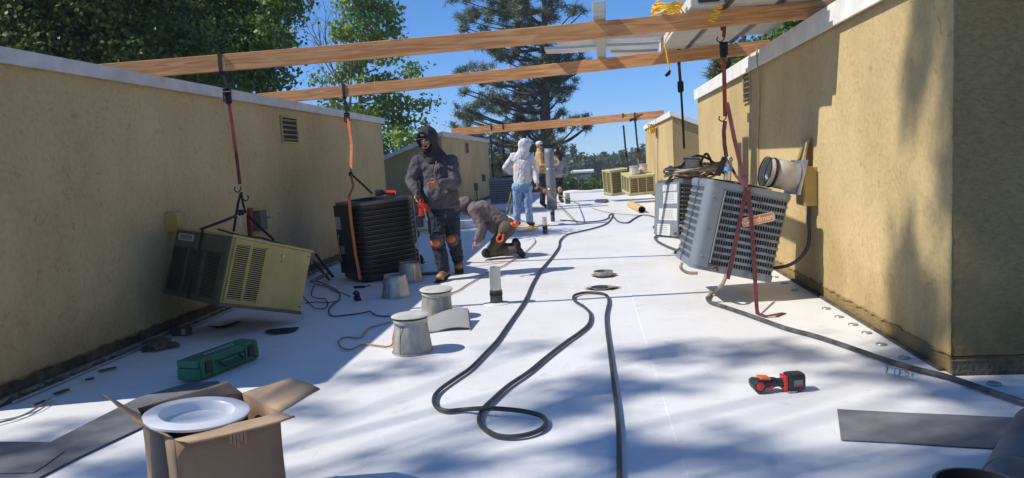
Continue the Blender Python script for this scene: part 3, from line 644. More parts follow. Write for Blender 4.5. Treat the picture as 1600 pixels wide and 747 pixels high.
# the tall tree whose shade falls on the near part of the roof stands beyond the left wall, out of frame
sh = thing('shade_tree', 'tall leafy tree left of the roof that dapples the near membrane', 'tree', (-15.0, -2.4, -7.6))
O = Vector(sh.location); sx_ = SUN_H[0]/math.tan(SUN_EL); sy_ = SUN_H[1]/math.tan(SUN_EL)
def above(p, z): return Vector((p[0]-sx_*z, p[1]-sy_*z, z))
C = []; tg = []
patch = [(930, 598, 105, 24), (890, 645, 100, 22), (1010, 560, 120, 13), (1100, 545, 130, 12), (1260, 556, 110, 14), (985, 700, 70, 22), (1090, 712, 110, 22), (1250, 728, 60, 12),
         (620, 577, 62, 9), (545, 592, 60, 8), (500, 640, 60, 8), (700, 728, 70, 14), (1440, 566, 60, 14), (1530, 607, 80, 20), (1380, 585, 60, 9),
         (110, 655, 80, 5), (40, 712, 90, 16), (1500, 720, 80, 14), (840, 545, 60, 6), (200, 735, 120, 14)]
for (px, py, rx, ry) in patch:
    n = int(1.5+rx*ry/330)
    for k in range(n):
        g_ = at(px+random.gauss(0, rx*.48), min(900, py+random.gauss(0, ry*.5)), 0)
        z = random.uniform(11.5, 15.5); q = above(g_, z); C.append(q-O); tg.append(q-O) if k % 7 == 0 else None
for k in range(1500):                                # the thick part of the crown, shading the end wall
    X = random.uniform(2.15, 5.4); zz = random.uniform(0, 2.9); dy = -abs(random.gauss(0, .32))-.10
    g_ = (X+sx_*zz, 4.19+sy_*zz+dy); z = random.uniform(11.5, 16); q = above(g_, z); C.append(q-O); tg.append(q-O) if k % 25 == 0 else None
for k in range(240):
    q = above((random.uniform(-1.5, 7), random.uniform(-4.5, .3)), random.uniform(11, 15)); C.append(q-O); tg.append(q-O) if k % 25 == 0 else None
for (X, y, z_) in ((1.93, 4.5, 1.9), (1.93, 4.55, 2.2), (1.93, 4.5, 2.5), (1.93, 4.6, 2.7), (1.93, 4.75, .35), (1.93, 4.8, .55), (1.93, 4.45, .3), (1.93, 4.5, .1), (1.93, 4.8, .15), (1.93, 4.62, 1.6)):
    for k in range(5):
        q = above((X+sx_*z_, y+sy_*z_+random.gauss(0, .05)), random.uniform(12, 15)); C.append(q-O)
leaf_mesh('crown', C, 24, .10, .115, 'leaf_mid', sh)
C2 = []
for k in range(420):
    q = above((random.uniform(3.4, 9.5), random.uniform(-4.5, 3.7)), random.uniform(12, 16)); C2.append(q-O)
for k in range(900):
    X = random.uniform(2.3, 6.5); zz = random.uniform(0, 3.0); q = above((X+sx_*zz, 4.19+sy_*zz-abs(random.gauss(0, .2))-.35), random.uniform(13, 17)); C2.append(q-O)
leaf_mesh('dense_crown', C2, 90, .26, .17, 'leaf_mid', sh)
limbs(sh, [(0, 0, 0), (.3, .2, 8), (1.2, .6, 15), (1.6, .8, 20)], tg, .26)

bo = thing('oak_tree', 'unseen dense oak added behind the camera on the right to block sky light', 'tree', (6.0, -8.5, -7.4))  # added out of view to cut sky light on the right end wall
C = [(random.gauss(0, 2.6), random.gauss(0, 1.6), 13.2+random.gauss(0, 2.6)) for _ in range(420)]
leaf_mesh('crown', C, 40, .42, .34, 'leaf_oak', bo)
limbs(bo, [(0, 0, 0), (.1, .2, 6), (.2, 0, 11), (.4, 0, 16)], C[::12], .3)
px_tree('sweetgum_tree', 'bright lime green slender tree left of centre, beyond the beams', 30, 1.3,
        [(575, -40, 55, 40), (560, 5, 34, 26), (600, 20, 26, 22), (545, 45, 30, 22), (590, 60, 34, 20), (612, 45, 14, 16), (555, 90, 34, 16), (610, 88, 26, 12), (540, 118, 30, 14), (500, 122, 14, 8), (585, 130, 45, 18), (640, 115, 18, 12), (515, 150, 24, 12), (600, 168, 50, 22), (655, 165, 28, 10), (560, 185, 40, 20), (640, 190, 30, 12), (610, 215, 40, 22), (655, 212, 14, 8), (520, 170, 30, 12), (590, 245, 45, 25), (640, 240, 25, 14)],
        [(566, 300), (565, 200), (563, 100), (575, -20)], 'leaf_lime', .19, 20, .13, sub=.23, dens=1.0, bark='bark_pale')
bt = thing('bare_tree', 'leafless thin grey tree left of the lime green tree', 'tree', tuple(aty(545, 300, 29))); O2 = Vector(bt.location)
m = MB()
r0 = aty(545, 300, 29)-O2; r0.z = -9
trk = [r0]+[aty(x, y, 29)-O2 for x, y in ((546, 230), (548, 150), (552, 60), (558, -20))]; m.tube(crom(trk, 5), [.075*(1-.04*i) for i in range(21)], 7)
for a_, b_, c_ in (((548, 180), (520, 110), (476, 36)), ((530, 130), (505, 90), (497, 30)), ((548, 150), (535, 80), (524, 20)), ((552, 60), (548, 20), (545, -20)), ((520, 110), (508, 60), (510, 15)), ((548, 200), (525, 160), (500, 140)), ((512, 90), (495, 60), (487, 40)), ((549, 120), (540, 60), (533, -5)), ((535, 150), (512, 120), (490, 90)), ((556, 30), (566, 0), (575, -20))):
    yy = 29+random.uniform(-.5, .5); p = crom([aty(*a_, 29)-O2, aty(*b_, yy)-O2, aty(*c_, yy+.2)-O2], 5); m.tube(p, [.034*(1-.08*i) for i in range(len(p))], 5)
    for k in range(9):
        i = random.randrange(2, len(p)); d = Vector((random.uniform(-.9, .7), random.uniform(-.3, .3), random.uniform(.3, 1.1)))
        m.tube([p[i], p[i]+d*.5+Vector((0, 0, .03)), p[i]+d], [.013, .009, .004], 4)
m.build('trunk', 'bark_pale', bt)

blobs = []
for (px, py, rx, ry) in ((850, 85, 60, 16), (855, 35, 50, 14), (840, 120, 50, 16), (850, 185, 60, 16), (845, 150, 50, 12), (780, 80, 40, 9), (790, 5, 40, 12), (870, 5, 40, 16), (855, 225, 50, 12), (770, 255, 40, 14), (720, 12, 30, 9), (760, -20, 60, 16), (900, 28, 22, 8), (880, -15, 50, 18), (770, 30, 45, 12), (740, 55, 34, 9), (815, 20, 40, 16), (800, 60, 50, 14), (860, 55, 40, 12), (905, 38, 18, 7), (715, 42, 16, 6), (830, -60, 70, 40),
        (730, 120, 22, 7), (755, 105, 34, 9), (800, 100, 40, 13), (850, 105, 34, 11), (885, 98, 26, 7), (715, 128, 12, 5), (775, 130, 46, 10), (830, 140, 36, 10), (870, 132, 30, 8), (905, 90, 14, 5),
        (725, 165, 22, 8), (760, 158, 40, 12), (800, 175, 44, 14), (745, 185, 34, 12), (845, 170, 32, 12), (880, 155, 24, 8), (900, 180, 16, 8), (885, 195, 22, 7), (775, 205, 40, 12), (730, 200, 18, 8), (820, 205, 34, 12), (860, 210, 30, 10), (905, 205, 10, 5), (770, 230, 44, 14), (820, 235, 44, 14), (795, 262, 50, 14), (850, 255, 30, 14)):
    blobs.append((px+random.uniform(-12, 12), py+random.uniform(-14, 14), rx*random.uniform(.55, 1.0), ry*random.uniform(1.1, 2.1)))
px_tree('pine_tree', 'tall dark pine with drooping needle tufts rising behind the workers', 38, 1.6, blobs,
        [(855, 330), (853, 230), (852, 130), (851, 40), (848, -70)], 'needle', .34, 66, .36, needle=True, sub=.11, dens=.80)
px_tree('oak_tree', 'leafy tree behind the right wall coping, under the right ends of the beams', 17, 1.2,
        [(1250, 35, 50, 20), (1300, 5, 50, 22), (1210, 70, 34, 14), (1180, 85, 24, 12), (1240, 62, 30, 12), (1290, 35, 30, 14), (1350, -20, 60, 40)], [(1300, 200), (1290, 90), (1300, -10)], 'leaf_mid', .12, 34, .20, sub=.16, dens=.95)
px_tree('pine_tree', 'small pine crown just above the far right coping, left of the leafy tree', 20, .8,
        [(1130, 105, 22, 9), (1115, 118, 14, 6), (1165, 98, 22, 8), (1140, 88, 24, 8), (1175, 75, 20, 8), (1190, 110, 16, 8)], [(1165, 190), (1162, 110), (1165, 60)], 'needle', .26, 62, .13, needle=True, sub=.08, dens=1.6)
# bushes and treetops just past the roof edge
BG = 'green treetops just past the roof edge'
for i, (lab, px, py, rx, ry, Y) in enumerate((('rounded sunlit green treetop just past the roof edge, right of the grey hooded man', 905, 290, 30, 14, 42), ('broad green treetop past the roof edge, middle of those left of the tan units', 940, 288, 34, 15, 46),
        ('green treetop past the roof edge directly left of the hanging tan units', 985, 285, 32, 15, 50), ('darker treetop past the roof edge seen between the pipe men', 868, 286, 26, 16, 47), ('dark treetop behind the far left grey condenser', 800, 290, 40, 24, 44), ('dark treetop behind the far left wall end', 755, 275, 36, 30, 50))):
    px_tree('leafy_tree', lab, Y, 1.2, [(px, py, rx, ry), (px+rx*.5, py+6, rx*.6, ry*.8), (px-rx*.5, py+5, rx*.6, ry*.8), (px, py+22, rx*1.2, ry)], [(px, py+60), (px, py+10), (px+3, py-6)], 'leaf_shrub' if i < 3 else 'leaf_far', .17, 26, .16, group=BG, sub=.22, dens=1.5)
# named conifers on the hill
def conifer(label, px, ytop, ybase, Y, wpx, m='leaf_far'):
    T = thing('conifer_tree', label, 'tree', tuple(aty(px, ybase, Y)), group='conifers standing out on the far hill'); k = Y/FPX; H = (ybase-ytop)*k; C = []
    for j in range(int(H/.35)):
        t = j*.35/H; rad = wpx*k/2*(1-t)**.8+.1
        for q in range(max(3, int(rad*5))): a_ = random.uniform(0, 6.28); rr = rad*random.uniform(.3, 1); C.append((rr*math.cos(a_), rr*math.sin(a_), H*t+random.uniform(-.3, .2)-.15*rr))
    leaf_mesh('crown', C, 22, .24, .36, m, T, flat=.5)
    MB().tube([(0, 0, -6), (0, 0, H*.6), (0, 0, H*.97)], [.25, .15, .03], 7).build('trunk', 'bark', T); return T
conifer('tallest pointed conifer on the far hill, right of the grey hooded man', 897, 223, 268, 120, 16)
conifer('dark conifer rising at the right end of the far hill, beside the hanging straps', 1006, 222, 262, 140, 14)
conifer('narrow conifer on the skyline between the two distant pale roofs', 945, 236, 266, 150, 11)
conifer('conifer on the skyline just left of the farthest hanging strap', 972, 233, 262, 150, 12)
# wooded hillside: reads as one mass
Pf = [(500, 250), (700, 248), (780, 245), (850, 243), (872, 240), (885, 243), (905, 240), (920, 245), (932, 239), (945, 241), (958, 237), (975, 236), (990, 233), (1010, 230), (1060, 226), (1200, 222), (1500, 215)]
C = []; sizes = []
for i in range(1150):
    px = random.uniform(620, 1130) if i < 900 else random.uniform(200, 1600)
    Y = random.uniform(95, 270); yt = np.interp(px, [p[0] for p in Pf], [p[1] for p in Pf])+5+abs(random.gauss(0, 9))*(1.2 if Y < 160 else .6)
    top = aty(px, yt, Y); H = random.uniform(4, 7.5); rad = random.uniform(1.6, 3.2)*(.6+Y/300); con = random.random() < .45
    for j in range(46):
        t = random.random(); a_ = random.uniform(0, 6.28)
        rr = rad*(t*.9+.05) if con else rad*math.sqrt(max(0, 1-(2*t-1)**2))*random.uniform(.7, 1.05)
        if con: rr *= .7
        C.append((top.x+rr*math.cos(a_), top.y+rr*math.sin(a_), top.z-t*H))
o = leaf_mesh('woodland', C, 13, .42, .62, 'leaf_far', None); tag(o, 'dense wooded hillside of mixed trees beyond the roof', 'woodland', kind='stuff')
# two distant buildings with pale flat roofs
def far_house(label, px0, px1, py, Y, n):
    a = aty(px0, py, Y); b = aty(px1, py-.3*(px1-px0)*.15, Y); T = thing('distant_building', label, 'building', ((a.x+b.x)/2, Y+4, a.z), group='distant pale roofed buildings'); W = b.x-a.x
    MB().box((0, 0, -4.2), (W, 8, 7.6)).build('wall', 'far_wall', T)
    MB().box((0, 0, -.1), (W+.8, 9.0, .26), bev=.05).build('roof', 'far_roof', T)
    for k in range(n):
        w_ = MB().box((-W/2+W*(k+.5)/n, -4.02, -1.5), (W/n*.55, .08, 1.1)).build('window', 'far_glass', T)
far_house('distant low building with pale flat roof among the trees, left one', 897, 923, 268, 88, 5)
far_house('distant low building with pale flat roof, partly behind the hanging units', 955, 1000, 266, 95, 7)
# ================================================================ AC units
def rrect(W, D, r, n=6, ins=0.0):
    pts = []; x0, x1, y0, y1 = ins, W-ins, ins, D-ins; r = max(.004, r-ins)
    for (cx, cy, a0) in ((x1-r, y0+r, -90), (x1-r, y1-r, 0), (x0+r, y1-r, 90), (x0+r, y0+r, 180)):
        for k in range(n+1): a = R(a0+90*k/n); pts.append((cx+r*math.cos(a), cy+r*math.sin(a)))
    return pts
def ringband(poly_o, poly_i, z0, z1, slant=0.0):
    n = len(poly_o); vs = [(p[0], p[1], z0) for p in poly_o]+[(p[0], p[1], z1) for p in poly_o]+[(p[0], p[1], z1+slant) for p in poly_i]+[(p[0], p[1], z0+slant) for p in poly_i]
    fs = []
    for i in range(n):
        j = (i+1) % n
        for a in range(4): b = (a+1) % 4; fs.append((a*n+i, a*n+j, b*n+j, b*n+i))
    return vs, fs
def fan_top(T, W, D, H, m, guard='iron_black'):
    cx, cy = W/2, D/2; r = min(W, D)*.40
    g_ = MB()
    for k in range(9): rr = r*(k+1)/9; g_.tube([(cx+rr*math.cos(a), cy+rr*math.sin(a), H+.012+.012*(1-k/9)) for a in [2*math.pi*i/28 for i in range(28)]], .0022, 4, closed=True)
    for k in range(8): a = math.pi*k/8; g_.tube([(cx-r*math.cos(a), cy-r*math.sin(a), H+.012), (cx, cy, H+.026), (cx+r*math.cos(a), cy+r*math.sin(a), H+.012)], .003, 4)
    g_.build('fan_grille', guard, T)
    MB().lathe([(0.0001, H+.03), (.05, H+.03), (.055, H+.015), (.055, H-.02)], 20, Matrix.Translation((cx, cy, 0))).build('fan_hub', guard, T)
def unit_mtx(loc, rot): return Matrix.Translation(loc) @ Euler([R(a) for a in rot], 'XYZ').to_matrix().to_4x4()
def plane_pts(mtx, px, n=(0, -1, 0), o=(0, 0, 0)):
    N_ = (mtx.to_3x3() @ Vector(n)).normalized(); P_ = mtx @ Vector(o); return [onpl(x, y, P_, N_) for x, y in px]

def condenser(label, mtx, W, D, H, rows, lw, m, r=.05, fins=True, core='coil', corner=True, lip=None, topm=None, mlouv=None, slant=.004):
    T = thing('air_conditioner', label, 'air conditioner', mtx=mtx, group='air conditioning units slung from the beams')
    q = MB(); q.prism(rrect(W, D, r*.8, 4, .022), .05, H-.05); q.build('coil_core', core, T)
    q = MB(); q.prism(rrect(W, D, r, 5, -.004), 0, .048); q.build('base_pan', topm or m, T)
    q = MB(); po = rrect(W, D, r, 6, -.006); q.prism(po, H-.055, H-.012); q.prism(rrect(W, D, r, 6, .004), H-.012, H); q.build('top_cover', topm or m, T)
    z0, z1 = .05, H-.06; st = (z1-z0)/rows; first = None
    for k in range(rows+1):
        z = z0+k*st
        if first is None:
            q = MB(); q.add(*ringband(rrect(W, D, r, 6, 0), rrect(W, D, r, 6, .022), -lw/2, lw/2, slant), smooth=False); first = q.build('louver', mlouv or m, T); first.location = (0, 0, z)
            if lip: q = MB(); q.add(*ringband(rrect(W, D, r, 6, -.003), rrect(W, D, r, 6, .002), lw/2-.004, lw/2+.001), smooth=False); l0 = q.build('louver_lip', lip, first)
        else:
            c = copy_under(first, T); c.location = (0, 0, z)
            if lip: copy_under(l0, c)
    if fins:
        q = MB(); s_ = .021
        for i in range(int((W-2*r)/s_)+1):
            x = r+i*s_
            for y in (.010, D-.010): q.box((x, y, (z0+z1)/2), (.0055, .006, z1-z0))
        for i in range(int((D-2*r)/s_)+1):
            y = r+i*s_
            for x in (.010, W-.010): q.box((x, y, (z0+z1)/2), (.006, .0055, z1-z0))
        o = q.build('fin_guard', m, T); o['kind'] = 'stuff'
    fan_top(T, W, D, H, m)
    return T
# --- the unit with the copper name plate
GM = unit_mtx((.815, 6.27, .323), (-.4, 13.7, 2.6))
gd = condenser('tilted slate grey condenser with copper name plate, hanging at right in two maroon straps', GM, .69, .79, .76, 11, .021, 'ac_gray', r=.05)
def corner_panel(T, x0, x1, y0, y1, H, m, z0=.03, rad=.07):
    # curved sheet wrapping the near left corner
    pts = [(-.010, y1)]
    for k in range(9): a = R(180+90*k/8); pts.append((-.010+rad+rad*math.cos(a), -.010+rad+rad*math.sin(a)))
    pts.append((x1, -.010)); inn = [(p[0]+.012, p[1]+.012) for p in pts]
    q = MB(); n = len(pts); vs = [(*p, z0) for p in pts]+[(*p, H-.05) for p in pts]+[(*p, H-.05) for p in inn]+[(*p, z0) for p in inn]; fs = []
    for i in range(n-1):
        for a in range(4): b = (a+1) % 4; fs.append((a*n+i, a*n+i+1, b*n+i+1, b*n+i))
    fs += [(0, n, 2*n, 3*n), (n-1, 4*n-1, 3*n-1, 2*n-1)]
    q.add(vs, fs, True); o = q.build('corner_panel', m, T); return o
cp = corner_panel(gd, 0, .13, 0, .10, .76, 'ac_gray')
# round louver frame edge + screws
MB().tube([(.145, -.008, .07), (.145, -.008, .69)], .008, 6).build('panel_edge', 'ac_gray', gd)
for z in (.12, .36, .62): MB().lathe([(.0001, .004), (.006, .004), (.008, 0)], 8, Matrix.Translation((.06, -.011, z)) @ Matrix.Rotation(R(90), 4, 'X')).build('screw', 'galv', cp)
# copper coloured plate, hung a little askew
N_ = GM.to_3x3() @ Vector((0, -1, 0)); c_ = plane_pts(GM, [(1184.5, 343)], o=(0, -.016, 0))[0]
ploc = GM.inverted() @ c_
pm = Matrix.Translation(ploc) @ Matrix.Rotation(R(90), 4, 'X') @ Matrix.Rotation(R(23), 4, 'Z')
outl = [(x-.135, y-.0375) for x, y in rrect(.27, .075, .022, 5)]
q = MB(); q.prism(outl, -.004, .004); bp_ = q.build('brand_plate', 'copper_plate', gd); bp_.matrix_local = pm
q = MB(); q.add(*ringband(outl, [(x-.135, y-.0375) for x, y in rrect(.27, .075, .022, 5, .005)], .0035, .0065)); q.build('plate_rim', 'cream_letter', bp_)
text('Goodman', .062, 'cream_letter', bp_, Matrix.Translation((0, -.001, .0045)), .0018, bold=.0008)
# --- unit with paper labels beyond it
LM = unit_mtx((1.03, 8.86, .27), (-3, 5, 17))
lb = condenser('grey condenser with four paper labels and a heap of rope on top', LM, .60, .76, .72, 12, .016, 'ac_slate', r=.03)
q = MB(); q.box((-.014, .375, .355), (.024, .73, .65), bev=.006); sp = q.build('service_panel', 'ac_gray', lb)
for (fr, z, fw, h_) in ((.62, .615, .58, .075), (.66, .49, .58, .135), (.58, .29, .76, .145), (.42, .10, .55, .14)):
    yc_ = .73*(1-fr); w_ = fw*.73
    l_ = MB().box((-.0275, yc_, z), (.002, w_, h_)).build('paper_label', 'paper_label', sp)
    q = MB()
    for k in range(5): q.box((-.029, yc_+.02*random.random(), z+h_*.34-k*h_*.16), (.001, w_*random.uniform(.55, .8), h_*.035))
    q.build('printed_lines', 'print_gray', l_)
for z in (.05, .10): MB().tube([(-.02, .10, z), (-.06, .08, z), (-.065, .02, z-.01)], .014, 8).build('valve', 'steel', lb)
# --- black condenser
BM = unit_mtx((-2.60, 8.10, .02), (-.1, -2.7, 40))
bk = condenser('large black condenser with wraparound louvers in an orange strap beside the bearded man', BM, .74, .72, .90, 14, .012, 'ac_black', r=.13, fins=False, lip='ac_black_glint', slant=.012)
q = MB(); q.box((-.016, .40, .46), (.035, .50, .82), bev=.01); q.box((.02, .66, .46), (.06, .10, .80), bev=.01); spb = q.build('service_panel', 'ac_black', bk)
MB().box((-.035, .55, .66), (.002, .17, .15)).build('paper_label', 'paper_label', spb)
MB().box((-.035, .50, .34), (.002, .12, .10)).build('paper_label', 'plate_silver', spb)
MB().tube([(-.04, .56, .52), (-.06, .56, .42), (-.05, .54, .20)], .008, 6).build('pipe_stub', 'galv', spb)
MB().tube([(.66, -.02, .03), (.705, -.012, .03), (.705, -.012, .86)], .006, 6).build('corner_trim', 'galv', bk)
q = MB(); q.add(*ringband(rrect(.74, .72, .13, 6, -.012), rrect(.74, .72, .13, 6, .02), .868, .90)); q.build('top_rim', 'ac_black_glint', bk)
# --- far left grey condenser
FM = unit_mtx((-2.60, 19.0, .20), (2.6, -1.7, -14))
condenser('grey condenser hanging behind the white hooded man at the far left wall', FM, .80, .75, .66, 9, .03, 'ac_gray_dark', r=.04)
# --- tan package unit
RM = unit_mtx((-2.937, 5.435, .313), (4.3, 16.3, 62.8)) @ Matrix.Scale(.925, 4); RW, RD, RH_ = .892, .83, .581
rt = thing('air_conditioner', 'old tan and olive packaged unit tilted in red slings at the left wall', 'air conditioner', mtx=RM, group='air conditioning units slung from the beams')
MB().box((RW/2, RD/2, RH_/2), (RW-.01, RD-.01, RH_-.01), bev=.006).build('cabinet', 'ac_tan', rt)
q = MB(); q.box((RW/2, RD/2, RH_+.006), (RW+.02, RD+.02, .022), bev=.005); q.build('top_panel', 'ac_tan', rt)
q = MB(); q.box((RW/2, RD/2, -.008), (RW+.012, RD+.012, .03), bev=.004); q.build('base_pan', 'ac_olive', rt)
q = MB(); q.box((-.003, RD/2, RH_/2), (.010, RD-.01, RH_-.02), bev=.003); dk = q.build('grille_face', 'ac_olive', rt)
def lpanel(par, m, cx, cz, w_, h_, n, axis):   # louvered opening; axis 'x' front face, 'y' left face
    fr = MB(); L_ = (lambda u, v, z, du, dv, dz: fr.box((u, v, z), (du, dv, dz))) if axis == 'x' else (lambda u, v, z, du, dv, dz: fr.box((v, u, z), (dv, du, dz)))
    o_ = -.0005 if axis == 'x' else -.0065
    bkp = MB(); (bkp.box((cx, o_-.003, cz), (w_, .004, h_)) if axis == 'x' else bkp.box((o_-.003, cx, cz), (.004, w_, h_)))
    b_ = bkp.build('louver_panel', 'dark_gap', par)
    for k in range(n): z = cz-h_/2+h_*(k+.5)/n; L_(cx, o_-.009, z, w_, .010, h_/n*.36)
    for s_ in (-1, 1): L_(cx+s_*(w_/2+.005), o_-.008, cz, .012, .012, h_+.02)
    o = fr.build('louvers', m, b_); return b_
for cx in (.115, .285): lpanel(rt, 'ac_tan', cx, .285, .145, .47, 26, 'x')
for cx in (.685, .445, .19): lpanel(dk, 'ac_olive', cx, .225, .215, .40, 24, 'y')
q = MB(); q.box((-.0105, .655, .515), (.004, .235, .062), bev=.0015); pl_ = q.build('brand_plate', 'plate_silver', dk)
text('RHEEM', .056, 'letter_dark', pl_, Matrix.Translation((-.0130, .650, .514)) @ Matrix.Rotation(R(-90), 4, 'Z') @ Matrix.Rotation(R(90), 4, 'X'), .001, bold=.0)
MB().lathe([(.0001, .012), (.012, .012), (.016, .0)], 12, Matrix.Translation((.56, -.004, .49)) @ Matrix.Rotation(R(90), 4, 'X')).build('white_knob', 'pvc_white', rt)
for p in ((.375, .53), (.55, .44), (.375, .06), (.03, .53), (.85, .53), (.85, .05), (.03, .04)):
    MB().lathe([(.0001, .004), (.006, .004), (.007, 0)], 8, Matrix.Translation((p[0], -.004, p[1])) @ Matrix.Rotation(R(90), 4, 'X')).build('screw', 'iron_black', rt)
MB().tube([(.03, -.007, .02), (.03, -.007, RH_-.01)], .006, 6).build('corner_edge', 'ac_tan', rt)
# --- two tan-green units at the far right
def crate_unit(label, mtx, W, D, H, m, cols):
    T = thing('air_conditioner', label, 'air conditioner', mtx=mtx, group='air conditioning units slung from the beams')
    MB().prism([(.02, .02), (W-.02, .02), (W-.02, D-.02), (.02, D-.02)], .02, H-.02).build('coil_core', 'rust_screen', T)
    q = MB(); t = .035
    for x in (0, W):
        for y in (0, D): q.box((x, y, H/2), (t, t, H), bev=.003)
    for z in (t/2, H-t/2):
        for y in (0, D): q.box((W/2, y, z), (W+t, t, t*1.2), bev=.003)
        for x in (0, W): q.box((x, D/2, z), (t, D, t*1.2), bev=.003)
    for k in range(1, cols): q.box((W*k/cols, 0, H/2), (.022, .03, H)); q.box((0, D*k/cols, H/2), (.03, .022, H))
    q.build('frame', m, T)
    q = MB()
    for k in range(1, 9):
        q.tube([(0, .012, H*k/9), (W, .012, H*k/9)], .003, 4); q.tube([(.012, 0, H*k/9), (.012, D, H*k/9)], .003, 4)
    q.build('guard_wires', m, T)
    MB().box((W/2, D/2, H+.008), (W+.05, D+.05, .03), bev=.005).build('top_panel', m, T)
    MB().box((W/2, D/2, -.02), (W+.03, D+.03, .04), bev=.004).build('base_pan', 'base_pan', T); return T
c1 = crate_unit('green framed unit with rusty screens and two pale caps on top, far right', unit_mtx((1.049, 19.80, .24), (7, -2.2, 14)), .68, .70, .47, 'ac_green', 3)
c2 = crate_unit('farthest right unit, pale green, half hidden behind the rusty screened one', unit_mtx((.62, 20.9, .20), (2, -4, 20)), .60, .60, .66, 'ac_green', 2)

# ================================================================ cans, cowls and pipes
def can(label, base, r0, r1, h, cap=True, tilt=None, body='vent_metal', dent=.0, name='roof_vent', cat='vent', group=None, scale=1.0):
    T = thing(name, label, cat, base, tilt, group=group)
    prof = [(r0, 0), (r0*.995, .01), ((r0+r1)/2, h*.5), (r1, h)]; n = 36
    q = MB(); vs = []; fs = []; rows = 10
    for i in range(rows+1):
        t = i/rows; rr = r0+(r1-r0)*t
        for k in range(n):
            a = 2*math.pi*k/n; rr2 = rr*(1-dent*.16*math.exp(-((a-4.2)/.35)**2-((t-.82)/.16)**2)-dent*.08*math.exp(-((a-5.3)/.3)**2-((t-.45)/.3)**2)+.006*math.sin(a*3+t*5)*dent)
            vs.append((rr2*math.cos(a), rr2*math.sin(a), h*t))
    for i in range(rows):
        for k in range(n): fs.append((i*n+k, i*n+(k+1) % n, (i+1)*n+(k+1) % n, (i+1)*n+k))
    q.add(vs, fs, True); bo = q.build('body', body, T)
    s_ = bo.modifiers.new('s', 'SOLIDIFY'); s_.thickness = .0025
    MB().lathe([(r0+.001, .0), (r0+.005, .004), (r0+.001, .012)], n).build('bottom_bead', body, T)
    MB().tube([((r0+(r1-r0)*t+.002)*math.cos(-2.0), (r0+(r1-r0)*t+.002)*math.sin(-2.0), h*t) for t in (.01, .3, .6, .85)], .003, 5).build('lap_seam', body, T)
    if cap:
        q = MB(); q.lathe([(r1*1.01, h*.86), (r1*1.07, h*.87), (r1*1.07, h*.99), (r1*.98, h*1.0)], n); q.build('collar', 'vent_cap', T)
        MB().lathe([(r1*1.075, h*.865), (r1*1.085, h*.875), (r1*1.085, h*.90), (r1*1.075, h*.91)], n).build('draw_band', 'galv', T)
        MB().lathe([(r1*1.09, h*.985), (r1*1.11, h*1.0), (r1*1.11, h*1.03), (r1*1.05, h*1.04)], n).build('rubber_band', 'band_black', T)
        rc = r1*1.20
        MB().lathe([(0.0001, h*1.115), (rc*.6, h*1.11), (rc*.92, h*1.09), (rc, h*1.06), (rc, h*1.045), (rc*.9, h*1.04), (0.0001, h*1.04)], n).build('cap', 'vent_cap', T)
    return T
def sz(px, z): return px*z/FPX     # pixels to metres at a depth
p = at(645, 549); can('dented grey metal roof vent with flat cap, nearer of the pair mid roof', p, .142, .112, .245, True, None, dent=1.0, group='capped roof vents')
p = at(684, 497); can('second capped roof vent, just behind the dented one, on the white membrane', p, .145, .118, .24, True, (R(2), R(-2), 1.2), dent=.6, group='capped roof vents')
p = at(619, 463); can('open galvanized cone without cap, in the shade beside the black unit', p, .145, .110, .225, False, None, 'galv', name='vent_cone', group='open vent cones')
p = at(641, 440); can('open galvanized cone without cap, half behind the other open cone', p, .145, .110, .225, False, (0, 0, 1), 'galv', name='vent_cone', group='open vent cones')
cm = c1.matrix_world
for (dx, dy, r_, h_, lab) in ((.20, .22, .125, .21, 'white capped vent on the green framed unit, left of its pair'), (.50, .34, .115, .22, 'white capped vent on the green framed unit, right of its pair')):
    t_ = can(lab, tuple(cm @ Vector((dx, dy, .49))), r_, r_*.9, h_, True, None, 'vent_cap', group='capped roof vents')
# cap and band vent on the rope heap
lm = LM @ Vector((.26, .30, .735)); can('small white capped vent standing in the rope heap on the labelled grey unit', tuple(lm), .11, .095, .24, True, (0, R(4), 0), 'vent_cap', group='capped roof vents')
# big open cowl lying on the copper plate unit
ct = thing('duct_collar', 'large dented white duct collar leaning against the wall on the tilted grey condenser', 'duct')
a_ = onpl(1196, 268, GM @ Vector((.45, .30, .80)), Vector((0, -1, 0))); b_ = onpl(1243, 277, GM @ Vector((.45, .34, .86)), Vector((0, -1, 0)))
ax = (b_-a_).normalized(); q_ = ax.to_track_quat('Z', 'Y').to_matrix().to_4x4(); mt = Matrix.Translation(a_) @ q_; Lc = (b_-a_).length
ct.matrix_world = mt
def shell(prof, m, name, par):
    o = MB().lathe(prof, 36).build(name, m, par); s_ = o.modifiers.new('s', 'SOLIDIFY'); s_.thickness = .003; return o
shell([(.118, .05), (.125, .10), (.128, Lc-.01)], 'vent_cap', 'body', ct)
shell([(.125, .0), (.130, .005), (.130, .035), (.120, .045)], 'vent_cap', 'collar', ct)
shell([(.121, .045), (.132, .05), (.132, .062), (.121, .066)], 'band_black', 'rubber_band', ct); shell([(.131, -.012), (.131, .0)], 'band_black', 'rim_band', ct)
q = MB(); q.box((0, 0, Lc), (.33, .30, .008), bev=.002); q.build('base_flange', 'steel', ct)
# disconnect box with flexible conduit on the right wall
p = atx(1271, 290, XR)
db = thing('disconnect_box', 'tan metal electrical box on the right wall with grey flexible conduit', 'electrical box', (XR, p.y, p.z))
MB().box((-.055, 0, 0), (.11, .24, .335), bev=.006).build('enclosure', 'box_tan', db)
q = MB(); q.box((-.113, 0, -.005), (.008, .225, .30), bev=.003); q.build('cover', 'box_tan', db); MB().box((-.12, -.09, .02), (.012, .018, .05), bev=.003).build('latch', 'box_tan', db)
